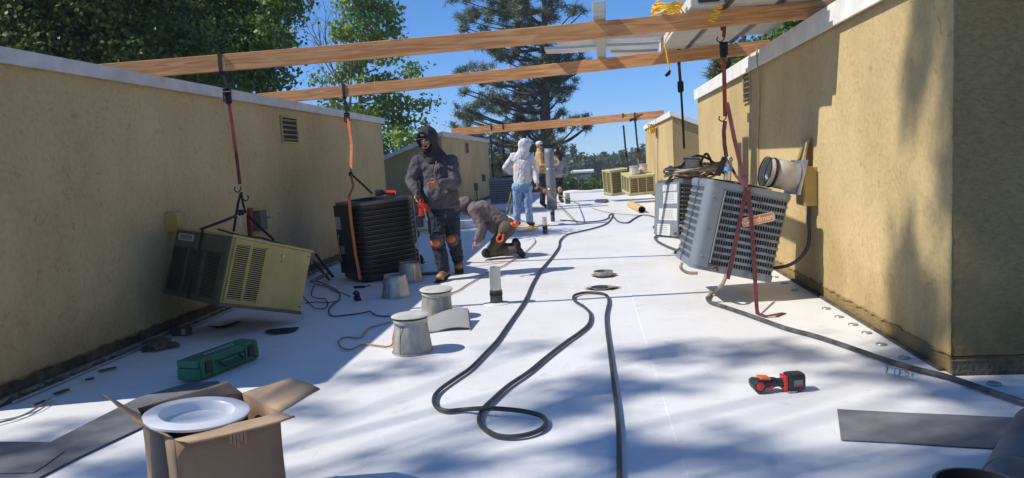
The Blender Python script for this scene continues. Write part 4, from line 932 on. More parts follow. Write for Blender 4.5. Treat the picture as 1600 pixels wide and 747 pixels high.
# open lid of the box raised against the wall
q = MB(); q.box((0, 0, 0), (.006, .22, .24), Matrix.Translation((-.06, .10, .29)) @ Matrix.Rotation(R(14), 4, 'Y')); q.build('raised_lid', 'box_tan', db)
e0 = Vector((XR-.05, p.y-.03, p.z-.165)); e3 = GM @ Vector((.69, .35, .07))
pts = crom([e0, e0+Vector((0, 0, -.10)), aty(1262, 385, 6.55), aty(1236, 413, 6.5), e3], 10)
q = MB(); q.tube([v-Vector(db.location) for v in pts], [.0145+.0018*(i % 2) for i in range(len(pts))], 10); q.build('flexible_conduit', 'conduit', db)
# disconnect box on the left wall behind the tan unit
p = atx(266, 347, XL)
db2 = thing('disconnect_box', 'dull tan electrical box on the left wall, above the corner of the olive unit', 'electrical box', (XL, p.y, p.z))
MB().box((.05, 0, 0), (.10, .15, .17), bev=.006).build('enclosure', 'box_tan', db2); MB().box((.104, 0, 0), (.008, .14, .15), bev=.003).build('cover', 'box_tan', db2)
p = aty(399, 348, 6.9); q0 = thing('disconnect_box', 'small green electrical box on the left wall behind the red slings', 'electrical box', (XL, atx(399, 345, XL).y, atx(399, 345, XL).z))
MB().box((.05, 0, 0), (.10, .16, .22), bev=.005).build('enclosure', 'ac_olive', q0); MB().tube([(.10, .05, .03), (.16, .05, .03)], .012, 8).build('switch_stub', 'galv', q0)
# junction boxes far left, on second wall
for (px, py, lab) in ((742, 292, 'small grey box on the far left wall with a cable looping down from it'), (754, 278, 'tiny box on the far left wall above the grey condenser')):
    p = atx(px, py, XL); j = thing('disconnect_box', lab, 'electrical box', (XL, p.y, p.z)); MB().box((.05, 0, 0), (.1, .25, .24), bev=.01).build('enclosure', 'ac_slate', j); MB().box((.104, 0, 0), (.008, .22, .21), bev=.003).build('cover', 'ac_slate', j)
    if px == 742: MB().tube(crom([(.05, 0, -.12), (.08, .3, -.7), (.5, .6, -.95), (.9, 1.0, -.9)], 6), .014, 6).build('cable', 'cord_black', j)
# shaded vertical plumbing pipes on the roof
def vpipe(label, px, pyb, pyt, r, frac, mtop, mbot='pipe_black', cup=True):
    b = at(px, pyb); k = (b-CO).dot(FW)/FPX; h = (pyb-pyt)*k
    T = thing('vent_pipe', label, 'pipe', b, group='plumbing vent pipes')
    MB().lathe([(r*1.1, 0), (r*1.1, h*frac), (r*1.02, h*frac+.004)], 24).build('rubber_boot', mbot, T)
    MB().lathe([(r, h*frac-.01), (r, h), (r*.86, h), (r*.86, h*.75), (0.0001, h*.75)], 24).build('pipe', mtop, T)
    MB().lathe([(r*1.13, h*frac*.62), (r*1.17, h*frac*.66), (r*1.17, h*frac*.78), (r*1.13, h*frac*.82)], 24).build('clamp_band', 'iron_black', T)
    MB().lathe([(r*2.4, 0.0), (r*2.3, .006), (r*1.2, .012)], 24).build('flashing', 'membrane', T)
vpipe('white plastic vent pipe with black rubber foot, largest one standing on the roof', 776, 474, 416, .0525, .36, 'pvc_white')
vpipe('short white and black vent pipe between the white hooded man and the hose', 852, 366, 339, .040, .52, 'pvc_white')
vpipe('short dark vent pipe just behind the small white and black one', 864, 347, 326, .040, .9, 'pipe_black')
vpipe('grey and black vent pipe right of the upright grey duct', 887.5, 319, 302, .065, .55, 'galv')
# ================================================================ straps, hooks and slings
def hook(p, s=.045, flip=1): return crom([p+Vector((0, 0, 0)), p+Vector((0, 0, -s*.5)), p+Vector((-flip*s*.6, 0, -s*1.0)), p+Vector((-flip*s*1.15, 0, -s*.6)), p+Vector((-flip*s*1.0, 0, -s*.1))], 5)
def sling(label, B, px, py, segs, ratchet=None, hooks=(), knots=()):
    T = thing('tie_down_strap', label, 'strap', group='straps hanging from the beams')
    t = B if isinstance(B, Vector) else btop(B, px)
    y = t.y
    # loop round the beam
    hgt = .145
    q = MB(); x = t.x
    q.ribbon([(x, y-.024, t.z-hgt-.02), (x, y-.026, t.z+.006), (x, y+.026, t.z+.007), (x, y+.024, t.z-hgt-.02), (x, y, t.z-hgt-.05)], .035, (1, 0, 0), .004) if False else None
    pts = [(x, y-.024, t.z-hgt), (x, y-.026, t.z+.004), (x, y+.026, t.z+.004), (x, y+.024, t.z-hgt), (x, y, t.z-hgt-.03), (x, y-.024, t.z-hgt)]
    vs = []; fs = []
    for (a, b, c) in pts: vs += [(a-.018, b, c), (a+.018, b, c)]
    for i in range(len(pts)-1): fs.append((2*i, 2*i+1, 2*i+3, 2*i+2))
    q.add(vs, fs); o = q.build('beam_loop', 'strap_black', T); s_ = o.modifiers.new('s', 'SOLIDIFY'); s_.thickness = .003
    for (pts, w_, m) in segs: MB().ribbon(pts, w_, (0, -1, .05), .003).build('webbing', m, T)
    for p in knots: MB().box(tuple(p), (.05, .03, .05), bev=.012).build('knot', 'strap_black', T)
    if ratchet is not None:
        c = ratchet; r_ = empty('ratchet', c); r_.parent = T; q = MB(); q.box((0, -.005, 0), (.055, .02, .13), bev=.005); q.build('ratchet_frame', 'iron_black', r_)
        q = MB(); q.tube([(-.035, -.02, .03), (.035, -.02, .03)], .014, 8); q.tube([(-.03, -.03, -.05), (-.03, -.02, .06), (.03, -.02, .06), (.03, -.03, -.05)], .006, 6); q.build('ratchet_handle', 'iron_black', r_)
    for (p, fl) in hooks: MB().tube(hook(p, .05, fl), .0055, 6).build('hook', 'iron_black', T)
    return T
def P(Y, *pp): return [aty(x, y, Y) for x, y in pp]
xx = lambda px, py, Y: aty(px, py, Y).x
# 1: near left
Y1 = bz(*B1, -3.0).y
top = aty(348, 112, Y1).x
tp = RM @ Vector((.42, .35, RH_+.02))
Yh = Y1-.02
s1 = sling('red strap on the near beam holding the old tan unit at the left wall', B1, top,
    0, [(P(Yh, (349, 114), (354, 135), (357, 153)), .030, 'strap_black'), (P(Yh, (356, 150), (362, 190), (369, 240), (375, 288)), .030, 'strap_red'),
        (P(Yh-.01, (377, 300), (379, 316), (384, 333)), .020, 'strap_black'), (P(Yh+.01, (376, 302), (372, 318), (369, 335), (365, 362)), .022, 'strap_black')],
    ratchet=aty(357, 150, Yh), hooks=[(aty(376, 291, Yh), 1), (aty(378, 305, Yh), -1)], knots=P(Yh, (377, 332)))
q = thing('lifting_sling', 'dark red slings spread over the top of the old tan unit', 'strap')
MB().ribbon(P(Yh+.0, (374, 335), (350, 345), (312, 359)), .024, (0, -1, .1)).build('sling_leg', 'strap_maroon', q)
lf = lambda l: [RM @ Vector(v) for v in l]
MB().ribbon(lf([(-.018, .42, RH_+.02), (-.018, .42, .30), (-.02, .43, -.02)]), .030, RM.to_3x3() @ Vector((-1, 0, 0))).build('sling_leg', 'strap_black', q)
MB().ribbon([aty(312, 359, Yh)]+lf([(-.018, .42, RH_+.02)]), .028, (0, -1, .2)).build('sling_leg', 'strap_black', q)
MB().ribbon(P(Yh+.02, (386, 336), (406, 355), (428, 375)), .022, (0, -1, .1)).build('sling_leg', 'strap_black', q)
MB().ribbon(P(Yh-.05, (340, 358), (375, 368), (410, 372), (444, 383)), .028, (0, -.3, 1)).build('sling_leg', 'strap_black', q)
q = MB(); q.tube(crom(P(6.5, (391, 325), (390, 345), (392, 368)), 4), .028, 8); w_ = thing('rolled_strap', 'thick red bundle of webbing behind the tan unit slings', 'strap'); q.build('webbing', 'strap_red', w_)
MB().tube(crom(P(Yh-.02, (371, 336), (376, 345), (374, 357)), 4), .006, 6).build('white_tie', 'pvc_white', w_)
# 2: second left
Y2 = bz(*B2, -2.4).y-.0
tx = xx(538, 152, Y2)
nk = aty(548, 272, 8.6); cF = BM @ Vector((0.19, -.03, 1))
s2 = sling('orange strap from the middle beam round the black condenser', B2, tx, 0,
    [(P(Y2-.02, (539, 157), (541, 170), (543, 185)), .034, 'strap_black'), ([aty(543, 180, Y2-.04), aty(549, 225, Y2-.15), nk], .034, 'strap_orange'),
     ([nk, aty(552, 290, 8.4), aty(545, 308, 8.2)], .030, 'strap_orange'), (P(Y2-.05, (542, 183), (535, 196), (537, 190)), .03, 'strap_orange'),
     ([nk, aty(563, 285, 8.6), aty(582, 303, 8.6)], .026, 'strap_maroon')], ratchet=aty(543, 184, Y2-.03), knots=[nk])
wr = plane_pts(BM, [(545, 308), (549, 350), (556, 400), (563, 437)], n=(0, -1, 0), o=(0, -.02, 0))
MB().ribbon(wr, .034, BM.to_3x3() @ Vector((0, -1, 0))).build('webbing', 'strap_orange', s2)
# 3: over the labelled unit
Y3 = 8.82
top3 = LM @ Vector((.30, .33, .98))
sling('thin dark strap from the middle beam down to the labelled grey unit', B2, xx(1061, 97, Y3), 0,
    [([aty(1061, 100, Y3), aty(1064, 140, Y3)], .034, 'strap_maroon'), ([aty(1064, 138, Y3), aty(1067, 190, Y3+.02), aty(1069, 232, Y3+.06)], .026, 'strap_black')], ratchet=aty(1063, 136, Y3))
# 4: near right
Y4 = 6.48
s4 = sling('long maroon strap with ratchet and hooks from the near beam at the right', B1, xx(1132, 45, Y4), 0,
    [(P(Y4, (1132, 42), (1131, 58)), .030, 'strap_red'), (P(Y4, (1131, 92), (1132, 140), (1133, 182)), .034, 'strap_red'), (P(Y4, (1133, 189), (1131, 205), (1132, 225), (1135, 246)), .034, 'strap_maroon')],
    ratchet=aty(1130, 78, Y4), hooks=[(aty(1131, 56, Y4), 1), (aty(1134, 180, Y4), 1), (aty(1133, 245, Y4), -1)])
q = thing('lifting_sling', 'maroon webbing wrapped round the tilted grey condenser, tail trailing on the roof', 'strap')
cr = GM @ Vector((.33, -.01, .77))
K = onpl(1167, 297, GM @ Vector((0, -.03, 0)), GM.to_3x3() @ Vector((0, -1, 0)))
MB().ribbon([aty(1136, 160, Y4), aty(1147, 215, Y4-.08), aty(1160, 270, Y4-.16), K], .034, (0, -1, .05)).build('webbing', 'strap_maroon', q)
MB().ribbon([aty(1135, 246, Y4), aty(1150, 275, Y4-.12), K+Vector((.01, -.002, 0))], .022, (0, -1, .05)).build('webbing', 'strap_maroon', q)
gp = lambda l: plane_pts(GM, l, n=(0, -1, 0), o=(0, -.028, 0))
MB().ribbon(gp([(1166, 294), (1156, 345), (1146, 395), (1137, 436)]), .036, GM.to_3x3() @ Vector((0, -1, 0))).build('webbing', 'strap_maroon', q)
fl = at(1184, 490, .012)
MB().ribbon(gp([(1168, 294), (1174, 345), (1178, 400), (1180, 440)])+[fl+Vector((0, .03, .03)), fl], .034, GM.to_3x3() @ Vector((0, -1, 0))).build('webbing', 'strap_maroon', q)
MB().ribbon([fl, at(1196, 494, .012), at(1210, 492, .02), at(1226, 489, .006)], .036, (0, -.2, 1)).build('strap_tail', 'strap_maroon', q)
MB().ribbon([aty(1133, 246, Y4), aty(1126, 262, Y4), aty(1121, 274, Y4)], .05, (0, -1, .2), .02).build('sling_pad', 'strap_black', q)
MB().tube(crom([GM @ Vector((.17, -.02, .03)), GM @ Vector((.19, -.035, .05)), GM @ Vector((.22, -.02, .02))], 4), .012, 6).build('knot', 'strap_maroon', q)
# 5-8: far ones
Y5 = bz(*B3, -2.3).y
for (lab, px0, py0, px1, py1, m, Yf) in (('red and black strap at the far left beam end, holding the far grey condenser', 767, 212, 772, 292, 'strap_maroon', 21.3), ('thin black strap right of the red one on the far left', 786, 212, 788, 250, 'strap_black', 21.3),
        ('thin red strap left of the T shaped clamp on the far beam', 974, 196, 983, 276, 'strap_maroon', 20.95), ('red strap hanging below the T shaped clamp on the far beam', 992, 186, 1002, 272, 'strap_red', 20.9)):
    sling(lab, bz(*B3, xx(px0, py0, Yf))+Vector((0, 0, .22)), px0, 0, [(P(Yf-.05, (px0, py0), ((px0+px1)/2-.8, (py0+py1)/2)), .05, 'strap_black'), (P(Yf-.05, ((px0+px1)/2-.8, (py0+py1)/2-4), (px1, py1)), .05, m)], ratchet=aty((px0+px1)/2, (py0+py1)/2+6, Yf-.06))
cl = thing('bar_clamp', 'dark T shaped clamp sticking up over the far beam', 'clamp', tuple(aty(993, 184, 20.85)))
MB().tube([(-.05, 0, 0), (.14, 0, .06), (.20, 0, .08)], .018, 6).build('handle_bar', 'iron_black', cl); MB().tube([(0, 0, -.1), (0, 0, .02)], .025, 6).build('clamp_jaw', 'iron_black', cl); MB().box((-.12, 0, .0), (.12, .08, .07), Matrix.Rotation(R(-25), 4, 'Y'), bev=.01).build('grip', 'strap_black', cl)
yr = thing('yellow_rope', 'small knot of yellow rope at the coping of the farthest right wall', 'cord', tuple(aty(1018, 196, 20.9)))
r_ = random.Random(2); MB().tube(crom([(r_.uniform(-.12, .08), r_.uniform(-.04, .04), r_.uniform(-.25, .12)) for _ in range(14)], 4), .014, 5).build('cord_tangle', 'cord_yellow', yr)

# rope heap on the labelled unit
rh = thing('rope_heap', 'untidy heap of brown rope and hose on the labelled grey unit', 'rope'); r_ = random.Random(9)
q = []; c0 = LM @ Vector((.34, .34, .80))
for k in range(230):
    a = k*.33+r_.uniform(-.1, .1); e = .26+.10*math.sin(k*.21); q.append(c0+Vector((e*1.08*math.cos(a), e*.9*math.sin(a)+r_.uniform(-.02, .02), -.055+abs(.11*math.sin(k*.13))+r_.uniform(-.01, .025)+.06*math.sin(a*.5+1)**2)))
MB().tube(crom(q, 3), .0125, 6).build('rope', 'rope_brown', rh)
q = crom([c0+Vector(v) for v in ((-.38, -.1, -.1), (-.30, -.15, .0), (-.12, -.1, .16), (.02, -.05, .22), (.18, 0, .16), (.30, 0, .02), (.20, -.1, -.02), (.05, -.12, .1), (.12, -.1, .24), (.22, 0, .1), (.40, .05, -.06))], 6)
MB().tube(q, .016, 6).build('hose', 'rubber_worn', rh)
MB().tube(crom(P(8.5, (1062, 352), (1071, 356), (1078, 366), (1074, 374)), 5), .015, 7).build('hose_loop', 'rope_brown', rh)

# water bottle on the tilted condenser
def bottle(label, mtx, crumpled=False):
    T = thing('water_bottle', label, 'bottle', mtx=mtx)
    prof = [(.0001, 0), (.028, .0), (.032, .006), (.032, .05), (.030, .055), (.032, .06), (.032, .13), (.028, .15), (.013, .175), (.012, .19)]
    o = MB().lathe(prof, 20).build('body', 'bottle', T); s_ = o.modifiers.new('s', 'SOLIDIFY'); s_.thickness = .0012
    if crumpled:
        for v in o.data.vertices: v.co.x *= .8+.25*math.sin(v.co.z*70+v.co.y*60); v.co.y *= .85+.2*math.cos(v.co.z*90)
        o.data.update()
    MB().lathe([(.0325, .080), (.0325, .092 if crumpled else .115)], 20).build('label_band', 'bottle_blue', T); MB().lathe([(.014, .185), (.014, .2), (.0001, .201)], 16).build('cap', 'pvc_white', T); return T
b_ = GM @ Vector((.165, .10, .775)); bottle('small clear water bottle standing on the tilted grey condenser', Matrix.Translation(b_) @ Matrix.Rotation(R(6), 4, 'Y'))
b_ = at(1385, 578, .036); bottle('crumpled clear bottle lying by the hose at the right wall', Matrix.Translation(b_) @ Matrix.Rotation(R(35), 4, 'Z') @ Matrix.Rotation(R(88), 4, 'X') @ Matrix.Scale(.75, 4), True)
# small bits on the grey unit top: orange twine
tw = thing('twine_scrap', 'loose scrap of orange twine on top of the tilted condenser', 'twine'); MB().tube(crom([GM @ Vector((x, .05+.02*math.sin(x*30), .775)) for x in np.linspace(.22, .5, 9)], 3), .005, 5).build('twine', 'cord_tan', tw)
# vent tool on black unit
dt = thing('cordless_tool', 'small red and black power tool lying on the black condenser', 'power tool', tuple(BM @ Vector((.48, .30, .925))))
q = MB(); q.box((-.05, 0, .045), (.09, .08, .075), bev=.012); q.tube([(-.01, 0, .05), (.05, 0, .04)], .028, 10); q.build('battery', 'tool_black', dt); MB().tube([(.04, 0, .04), (.15, 0, .03)], .03, 10).build('body', 'tool_red', dt)
bxx = thing('open_box', 'small yellow open box on the far grey condenser', 'box', tuple(FM @ Vector((.45, .4, .70))))
q = MB(); q.box((0, 0, .10), (.30, .22, .2), bev=.01); q.build('body', 'jacket_tan', bxx); MB().box((0, .1, .24), (.32, .02, .12), bev=.004).build('flap', 'cord_yellow', bxx)
# ================================================================ things on the membrane
def floorline(name, label, cat, pts, r, m, k=8, n=8, part='hose', par=None, z=None):
    P_ = [at(p[0], p[1], (p[2] if len(p) > 2 else 0)+r+.004) for p in pts]
    T = par or thing(name, label, cat)
    MB().tube(crom(P_, k), r, n).build(part, m, T); return T
main = [(968, 790), (968, 747), (967, 680), (964, 640), (959, 600), (952, 545), (948, 515), (947, 492), (951, 471), (947, 461), (932, 457.5), (912, 457.5), (897, 462), (898, 470), (912, 479), (922, 490), (920, 506), (905, 520), (885, 534), (855, 557), (826, 581), (795, 602), (770, 624), (752, 643), (750, 662), (768, 677), (790, 682.5), (820, 680), (845, 671), (853, 660), (846, 650), (820, 643, .02), (790, 639.5, .026), (758, 638, .026), (725, 640), (698, 642), (682, 636), (678, 622), (688, 608), (712, 591), (735, 575), (758, 552), (776, 533), (795, 506), (810, 485), (822, 466), (832, 443), (845, 422), (862, 402), (873, 386), (875, 376), (885, 367), (905, 362), (930, 356), (948, 349), (956, 340), (958, 334), (952, 336), (950, 341), (938, 345), (912, 347), (893, 345), (875, 344)]
floorline('black_hose', 'long black cable looping down the middle of the white roof', 'hose', main, .0125, 'rubber', k=6)
floorline('black_hose', 'thinner grey cable curving between the far hose knot and the labelled unit', 'hose', [(955, 334), (958, 338), (966, 346), (980, 348), (990, 342), (1000, 337), (1013, 336.5), (1026, 341), (1032, 346)], .014, 'rubber_worn')
h2 = floorline('black_hose', 'thick black hose running along the right wall out of frame', 'hose', [(1105, 466), (1110, 472), (1134, 480), (1161, 489), (1200, 503), (1232, 514), (1270, 524), (1302, 534), (1340, 547), (1375, 559.5), (1405, 569), (1434, 577.5), (1484, 590), (1534, 607), (1570, 619), (1610, 632), (1700, 662)], .0165, 'rubber_worn')
e_ = [GM @ Vector((.30, .0, -.01)), aty(1128, 445, 6.2), at(1113, 457, .03), at(1105, 466, .02)]
MB().tube(crom(e_, 6), .0165, 8).build('hose', 'rope_brown', h2)
floorline('black_hose', 'grey hose curling out from under the labelled unit', 'hose', [(1060, 392), (1040, 384), (1026, 376), (1024, 370), (1035, 367), (1050, 369), (1062, 372), (1070, 379), (1062, 388), (1055, 394)], .017, 'rubber_worn')
floorline('black_hose', 'short grey hose loop left of the labelled unit', 'hose', [(1036, 357), (1024, 357), (1021, 354), (1030, 351), (1040, 352)], .014, 'rubber_worn')
hg = thing('hose_stub', 'bent grey pipe under the low left corner of the tilted condenser', 'hose')
MB().tube(crom(P(6.3, (1066, 410), (1064, 419), (1074, 426), (1090, 427)), 5), .014, 7).build('pipe', 'rope_brown', hg)
# cords on the left
floorline('extension_cord', 'orange extension cord looping in the shade left of the dented vent', 'cord', [(611, 503), (592, 508), (576, 513), (570, 520), (562, 528), (545, 527), (533, 529), (529, 536), (536, 544), (548, 546), (560, 541), (572, 538), (590, 540), (605, 541.5), (613, 538), (614, 528), (616, 515)], .006, 'cord_orange', part='cord')
floorline('extension_cord', 'tan cord running from the second capped vent to the kneeling man', 'cord', [(690, 470), (704, 459), (716, 454), (728, 446), (742, 438), (758, 428), (770, 422), (785, 416), (800, 407), (815, 398), (826, 389), (836, 378), (834, 372)], .007, 'cord_tan', part='cord')
k1 = floorline('extension_cord', 'tangled thin black cord with a plug beside the tan unit', 'cord', [(489, 439), (500, 441), (512, 446), (524, 452), (531, 460), (530, 468), (522, 474), (514, 483), (515, 491), (523, 494), (545, 492), (560, 490), (570, 488), (578, 486.5), (586, 492), (596, 494), (609, 494)], .006, 'cord_black', part='cord')
floorline('', '', '', [(492, 443), (488, 452), (487, 462), (496, 466), (508, 467), (512, 475), (506, 482), (492, 481), (480, 470), (474, 463)], .005, 'cord_black', part='cord', par=k1)
floorline('', '', '', [(478, 474), (492, 472), (510, 473), (526, 471)], .005, 'cord_black', part='cord', par=k1)
floorline('', '', '', [(495, 444), (510, 448), (525, 455), (538, 459), (547, 463)], .005, 'cord_black', part='cord', par=k1)
p = at(559, 465, .03); sp = thing('plug_cluster', 'dark cord plug with adapter on the shaded membrane behind the cones', 'plug', p)
q = MB(); r_ = random.Random(5)
for k in range(7): q.box((r_.uniform(-.05, .05), r_.uniform(-.03, .03), r_.uniform(-.012, .02)), (.05, .035, .03), Euler((r_.random(), r_.random(), r_.random()*3)).to_matrix().to_4x4(), bev=.006)
q.build('adapter', 'cord_black', sp)
p = at(566, 448, .012); sc_ = thing('screwdriver', 'short blue handled tool lying below the black condenser', 'hand tool', p, (0, 0, R(8)))
MB().tube([(-.09, 0, 0), (.03, 0, 0)], .013, 8).build('handle', 'jeans_dark', sc_); MB().tube([(.03, 0, 0), (.10, 0, .012)], .006, 6).build('shaft', 'iron_black', sc_); MB().tube([(.095, 0, .015), (.115, 0, .02)], .015, 8).build('tip', 'pvc_white', sc_)
q = floorline('extension_cord', 'loose yellow cord heap at the feet of the white hooded man', 'cord', [(812+22*math.cos(k*.75)+r_.uniform(-4, 4), 356+5*math.sin(k*.75)+r_.uniform(-1.5, 1.5), .012*(k % 3)) for k in range(20)]+[(845, 352), (858, 351)], .009, 'cord_yellow', 4, 6, 'cord')
q = floorline('extension_cord', 'yellow cord coil on the roof behind the front man legs', 'cord', [(655+12*math.cos(k*.7)+r_.uniform(-2, 2), 361+3*math.sin(k*.7), .01*(k % 3)) for k in range(22)], .009, 'cord_yellow', 4, 6, 'cord')
# rope from the white hooded man's hand
hn = aty(840, 290, 14.05)
rp = thing('tan_rope', 'tan rope running from the white hooded man to the far hose knot', 'rope')
MB().tube(crom([hn, aty(871, 303.5, 14.8), at(905, 319, .02), at(930, 327, .012), at(954, 333, .012), at(990, 336, .012), at(1020, 338, .012)], 6), .011, 6).build('rope', 'cord_tan', rp)
MB().tube(crom([hn, aty(858, 304, 14.9), at(873, 319, .02), at(879, 327, .012), at(893, 342, .012), at(910, 347, .012)], 6), .010, 6).build('rope', 'cord_tan', rp)
MB().tube(crom([aty(799, 300, 14.6), aty(795, 316, 14.9), at(790, 332, .02)], 5), .012, 6).build('rope', 'cord_tan', rp)
MB().tube(crom([aty(797, 306, 14.6), aty(799, 320, 14.9), at(795, 336, .02)], 5), .012, 6).build('rope', 'cord_tan', rp)

# flat membrane and walkway pads
def flat(name, label, cat, px, m, z=.006, th=.003, curl=None, part=None, par=None):
    pts = [at(x, y, z) for x, y in px]; T = par
    vs = [(p.x, p.y, z) for p in pts]+[(p.x, p.y, z+th) for p in pts]; n = len(pts)
    q = MB(); q.add(vs, [tuple(range(n))[::-1], tuple(range(n, 2*n))]+[(i, (i+1) % n, n+(i+1) % n, n+i) for i in range(n)])
    o = q.build(part or name, m, T)
    if par is None: tag(o, label, cat)
    return o
flat('walkway_pad', 'grey rubber strip running back past the left side of the cardboard box', 'roofing strip', [(20, 765), (60, 747), (130, 711), (228, 665), (300, 625), (350, 602), (340, 596), (290, 600), (215, 622), (140, 660), (78, 692), (20, 723), (-60, 765)], 'pad_gray', .008)
flat('walkway_pad', 'grey rubber strip crossing the lower left corner of the roof', 'roofing strip', [(-60, 742), (52, 739), (70, 728), (100, 706), (82, 691.5), (-60, 690)], 'pad_gray', .013)
# long grey strip at lower right, running under the roll
flat('walkway_pad', 'long dark grey rubber strip at the lower right, leading under the rolls', 'roofing strip', [(1308, 640), (1400, 645), (1500, 649), (1560, 652), (1640, 656), (1660, 705), (1560, 701), (1500, 698), (1400, 692), (1314, 688)], 'pad_gray', .008)
def roll(label, a, b, r, m, mend=None, turns=True, hollow=.5, name='membrane_roll'):
    T = thing(name, label, 'roofing roll'); a = Vector(a); b = Vector(b); ax = (b-a).normalized(); L = (b-a).length
    mt = Matrix.Translation(a) @ ax.to_track_quat('Z', 'Y').to_matrix().to_4x4(); T.matrix_world = mt
    prof = [(r*hollow, 0), (r, 0), (r*1.003, L*.01), (r, L*.99), (r, L), (r*hollow, L)]
    MB().lathe(prof, 40).build('roll', m, T); MB().lathe([(r*hollow, 0), (r*hollow, L)], 24).build('inner_core', mend or 'dark_gap', T)
    if turns:
        q = MB()
        for e_ in (-.001, L+.001):
            pts = [((r*hollow+(r-r*hollow)*k/160)*math.cos(k*.35), (r*hollow+(r-r*hollow)*k/160)*math.sin(k*.35), e_) for k in range(160)]
            q.tube(pts, .0016, 4)
        q.build('wound_edge', 'band_black', T)
    return T
g0 = at(1548, 720, 0); g1 = at(1610, 668, 0)
dirn = (at(1650, 640, 0)-at(1560, 735, 0)); dirn.z = 0; dirn.normalize()
dirn = at(1578, 655, 0)-at(1527, 738, 0); dirn.z = 0; dirn.normalize(); aa = at(1588, 762, .108); roll('hollow dark grey rolled rubber strip at the lower right corner', aa, aa+dirn*.62, .108, 'pad_gray', 'pail_white', False, .95)
aa = at(1530, 757, .30); roll('upright black roll at the bottom edge, lower right, cut by the frame', Vector((aa.x, aa.y, .006)), aa, .118, 'pipe_black', 'dark_gap', False, .93)
roll('white membrane roll lying behind the front man and the kneeling man', at(628, 357, .07), at(752, 350, .07), .085, 'membrane', 'dark_gap', False, .3)
roll('brown cardboard tube lying by the far units', at(985, 319, .075), at(1003, 328, .075), .085, 'jacket_tan', 'dark_gap', False, .86, 'cardboard_tube')
# bent membrane piece by the vents
def bent():
    a = at(662, 518, 0); b = at(742, 512, 0); d = (b-a); d.z = 0; L = d.length; d.normalize(); n_ = Vector((-d.y, d.x, 0)); vs = []; fs = []; K = 14; J = 22
    for i in range(K+1):
        u = i/K
        for j in range(J+1):
            v = j/J; x = L*(.0+1.03*v)
            zz = .105*math.sin(min(1, .15+v*.9)*math.pi*.62)*(.55+.45*u)+.004
            lift = .05*(1-u)*math.sin(v*math.pi)
            curl = max(0, v-.86)/.14
            off = -.10+.34*u
            x2 = x-.06*curl*curl; zz2 = zz*(1-.0*curl)
            if v > .86: zz2 = zz*(1-.85*curl**1.5)
            vs.append(a+d*x2+n_*(off+.05*math.sin(v*3))+Vector((0, 0, max(.006, zz2+lift*.3-.05*(1-u)))))
    for i in range(K):
        for j in range(J): p_ = i*(J+1)+j; fs.append((p_, p_+1, p_+J+2, p_+J+1))
    q = MB(); q.add(vs, fs, True); o = q.build('bent_membrane', 'bent_gray'); s_ = o.modifiers.new('s', 'SOLIDIFY'); s_.thickness = .004
    tag(o, 'curved loose piece of grey-white membrane lying beside the two capped vents', 'membrane piece')
bent()
# openings cut in the roof
def opening(label, px, py, rx, ry, ring, rr, flap=0.0):
    c = at(px, py, 0); T = thing('roof_opening', label, 'opening', c)
    q = MB(); q.prism([(rx*math.cos(a)*(1+.08*math.sin(3*a)), ry*math.sin(a)) for a in [2*math.pi*k/28 for k in range(28)]], .007, .010); q.build('hole', 'dark_gap', T)
    if ring: o = MB().lathe([(rr, 0), (rr, ring), (rr*.97, ring), (rr*.97, 0)], 28).build('metal_sleeve', 'galv', T)
    q = MB(); q.add([(-rx*1.25, 0, .012), (-rx*.75, ry*.8, .012), (-rx*.7, -ry*.8, .03), (rx*.4, ry*1.0, .012), (rx*1.35, 0, .014), (rx*.5, -ry*1.05, .03)], [(0, 1, 2), (3, 4, 5)]); o = q.build('torn_flap', 'cardboard', T); s_ = o.modifiers.new('s', 'SOLIDIFY'); s_.thickness = .004
opening('roof opening with a low metal sleeve, farther of the two holes in the middle', 943, 431, .115, .16, .055, .105)
opening('roof opening with torn rim, nearer of the two holes in the middle', 940, 451, .14, .12, .018, .11)
flat('roof_hole', 'black slit cut in the shaded membrane right of the green case', 'opening', [(412, 518), (430, 522), (452, 520), (462, 517), (468, 511), (440, 513), (420, 515)], 'dark_gap', .006, .002)
flat('loose_flap', 'dark cut flap by the left wall above the green case', 'opening', [(322, 510), (340, 513), (352, 512), (378, 503), (372, 502), (345, 510)], 'dark_gap', .006, .002)
flat('dark_plate', 'dark flat cover on the far roof beside the tan rope', 'cover', [(929, 316), (945, 317), (951, 315), (946, 313.5), (932, 314)], 'pipe_black', .01, .05)
flat('shoe_rag', 'thin dark board lying by the front man feet', 'board', [(590, 431), (640, 428), (690, 425), (690, 427), (640, 431), (592, 434)], 'pipe_black', .01, .01)
for i, (px, py, s_, lab) in enumerate(((250, 546, .11, 'dark lump of torn roofing at the left wall foot, left of the green case'), (283, 523, .08, 'small dark can with pale label at the left wall foot'))):
    p = at(px, py, 0); T = thing('debris_piece', lab, 'debris', p)
    if i == 0:
        q = MB(); r_ = random.Random(6)
        for k in range(7): q.box((r_.uniform(-.07, .09), r_.uniform(-.05, .05), .02+r_.uniform(0, .03)), (.13, .07, .03), Euler((r_.uniform(-.3, .3), r_.uniform(-.3, .3), r_.random()*3)).to_matrix().to_4x4(), bev=.006)
        q.build('scrap', 'old_roof', T)
    else: MB().box((0, 0, .03), (.17, .07, .06), bev=.008).build('body', 'pipe_black', T); MB().box((.045, -.0365, .032), (.035, .002, .05)).build('paper_label', 'cardboard_in', T)
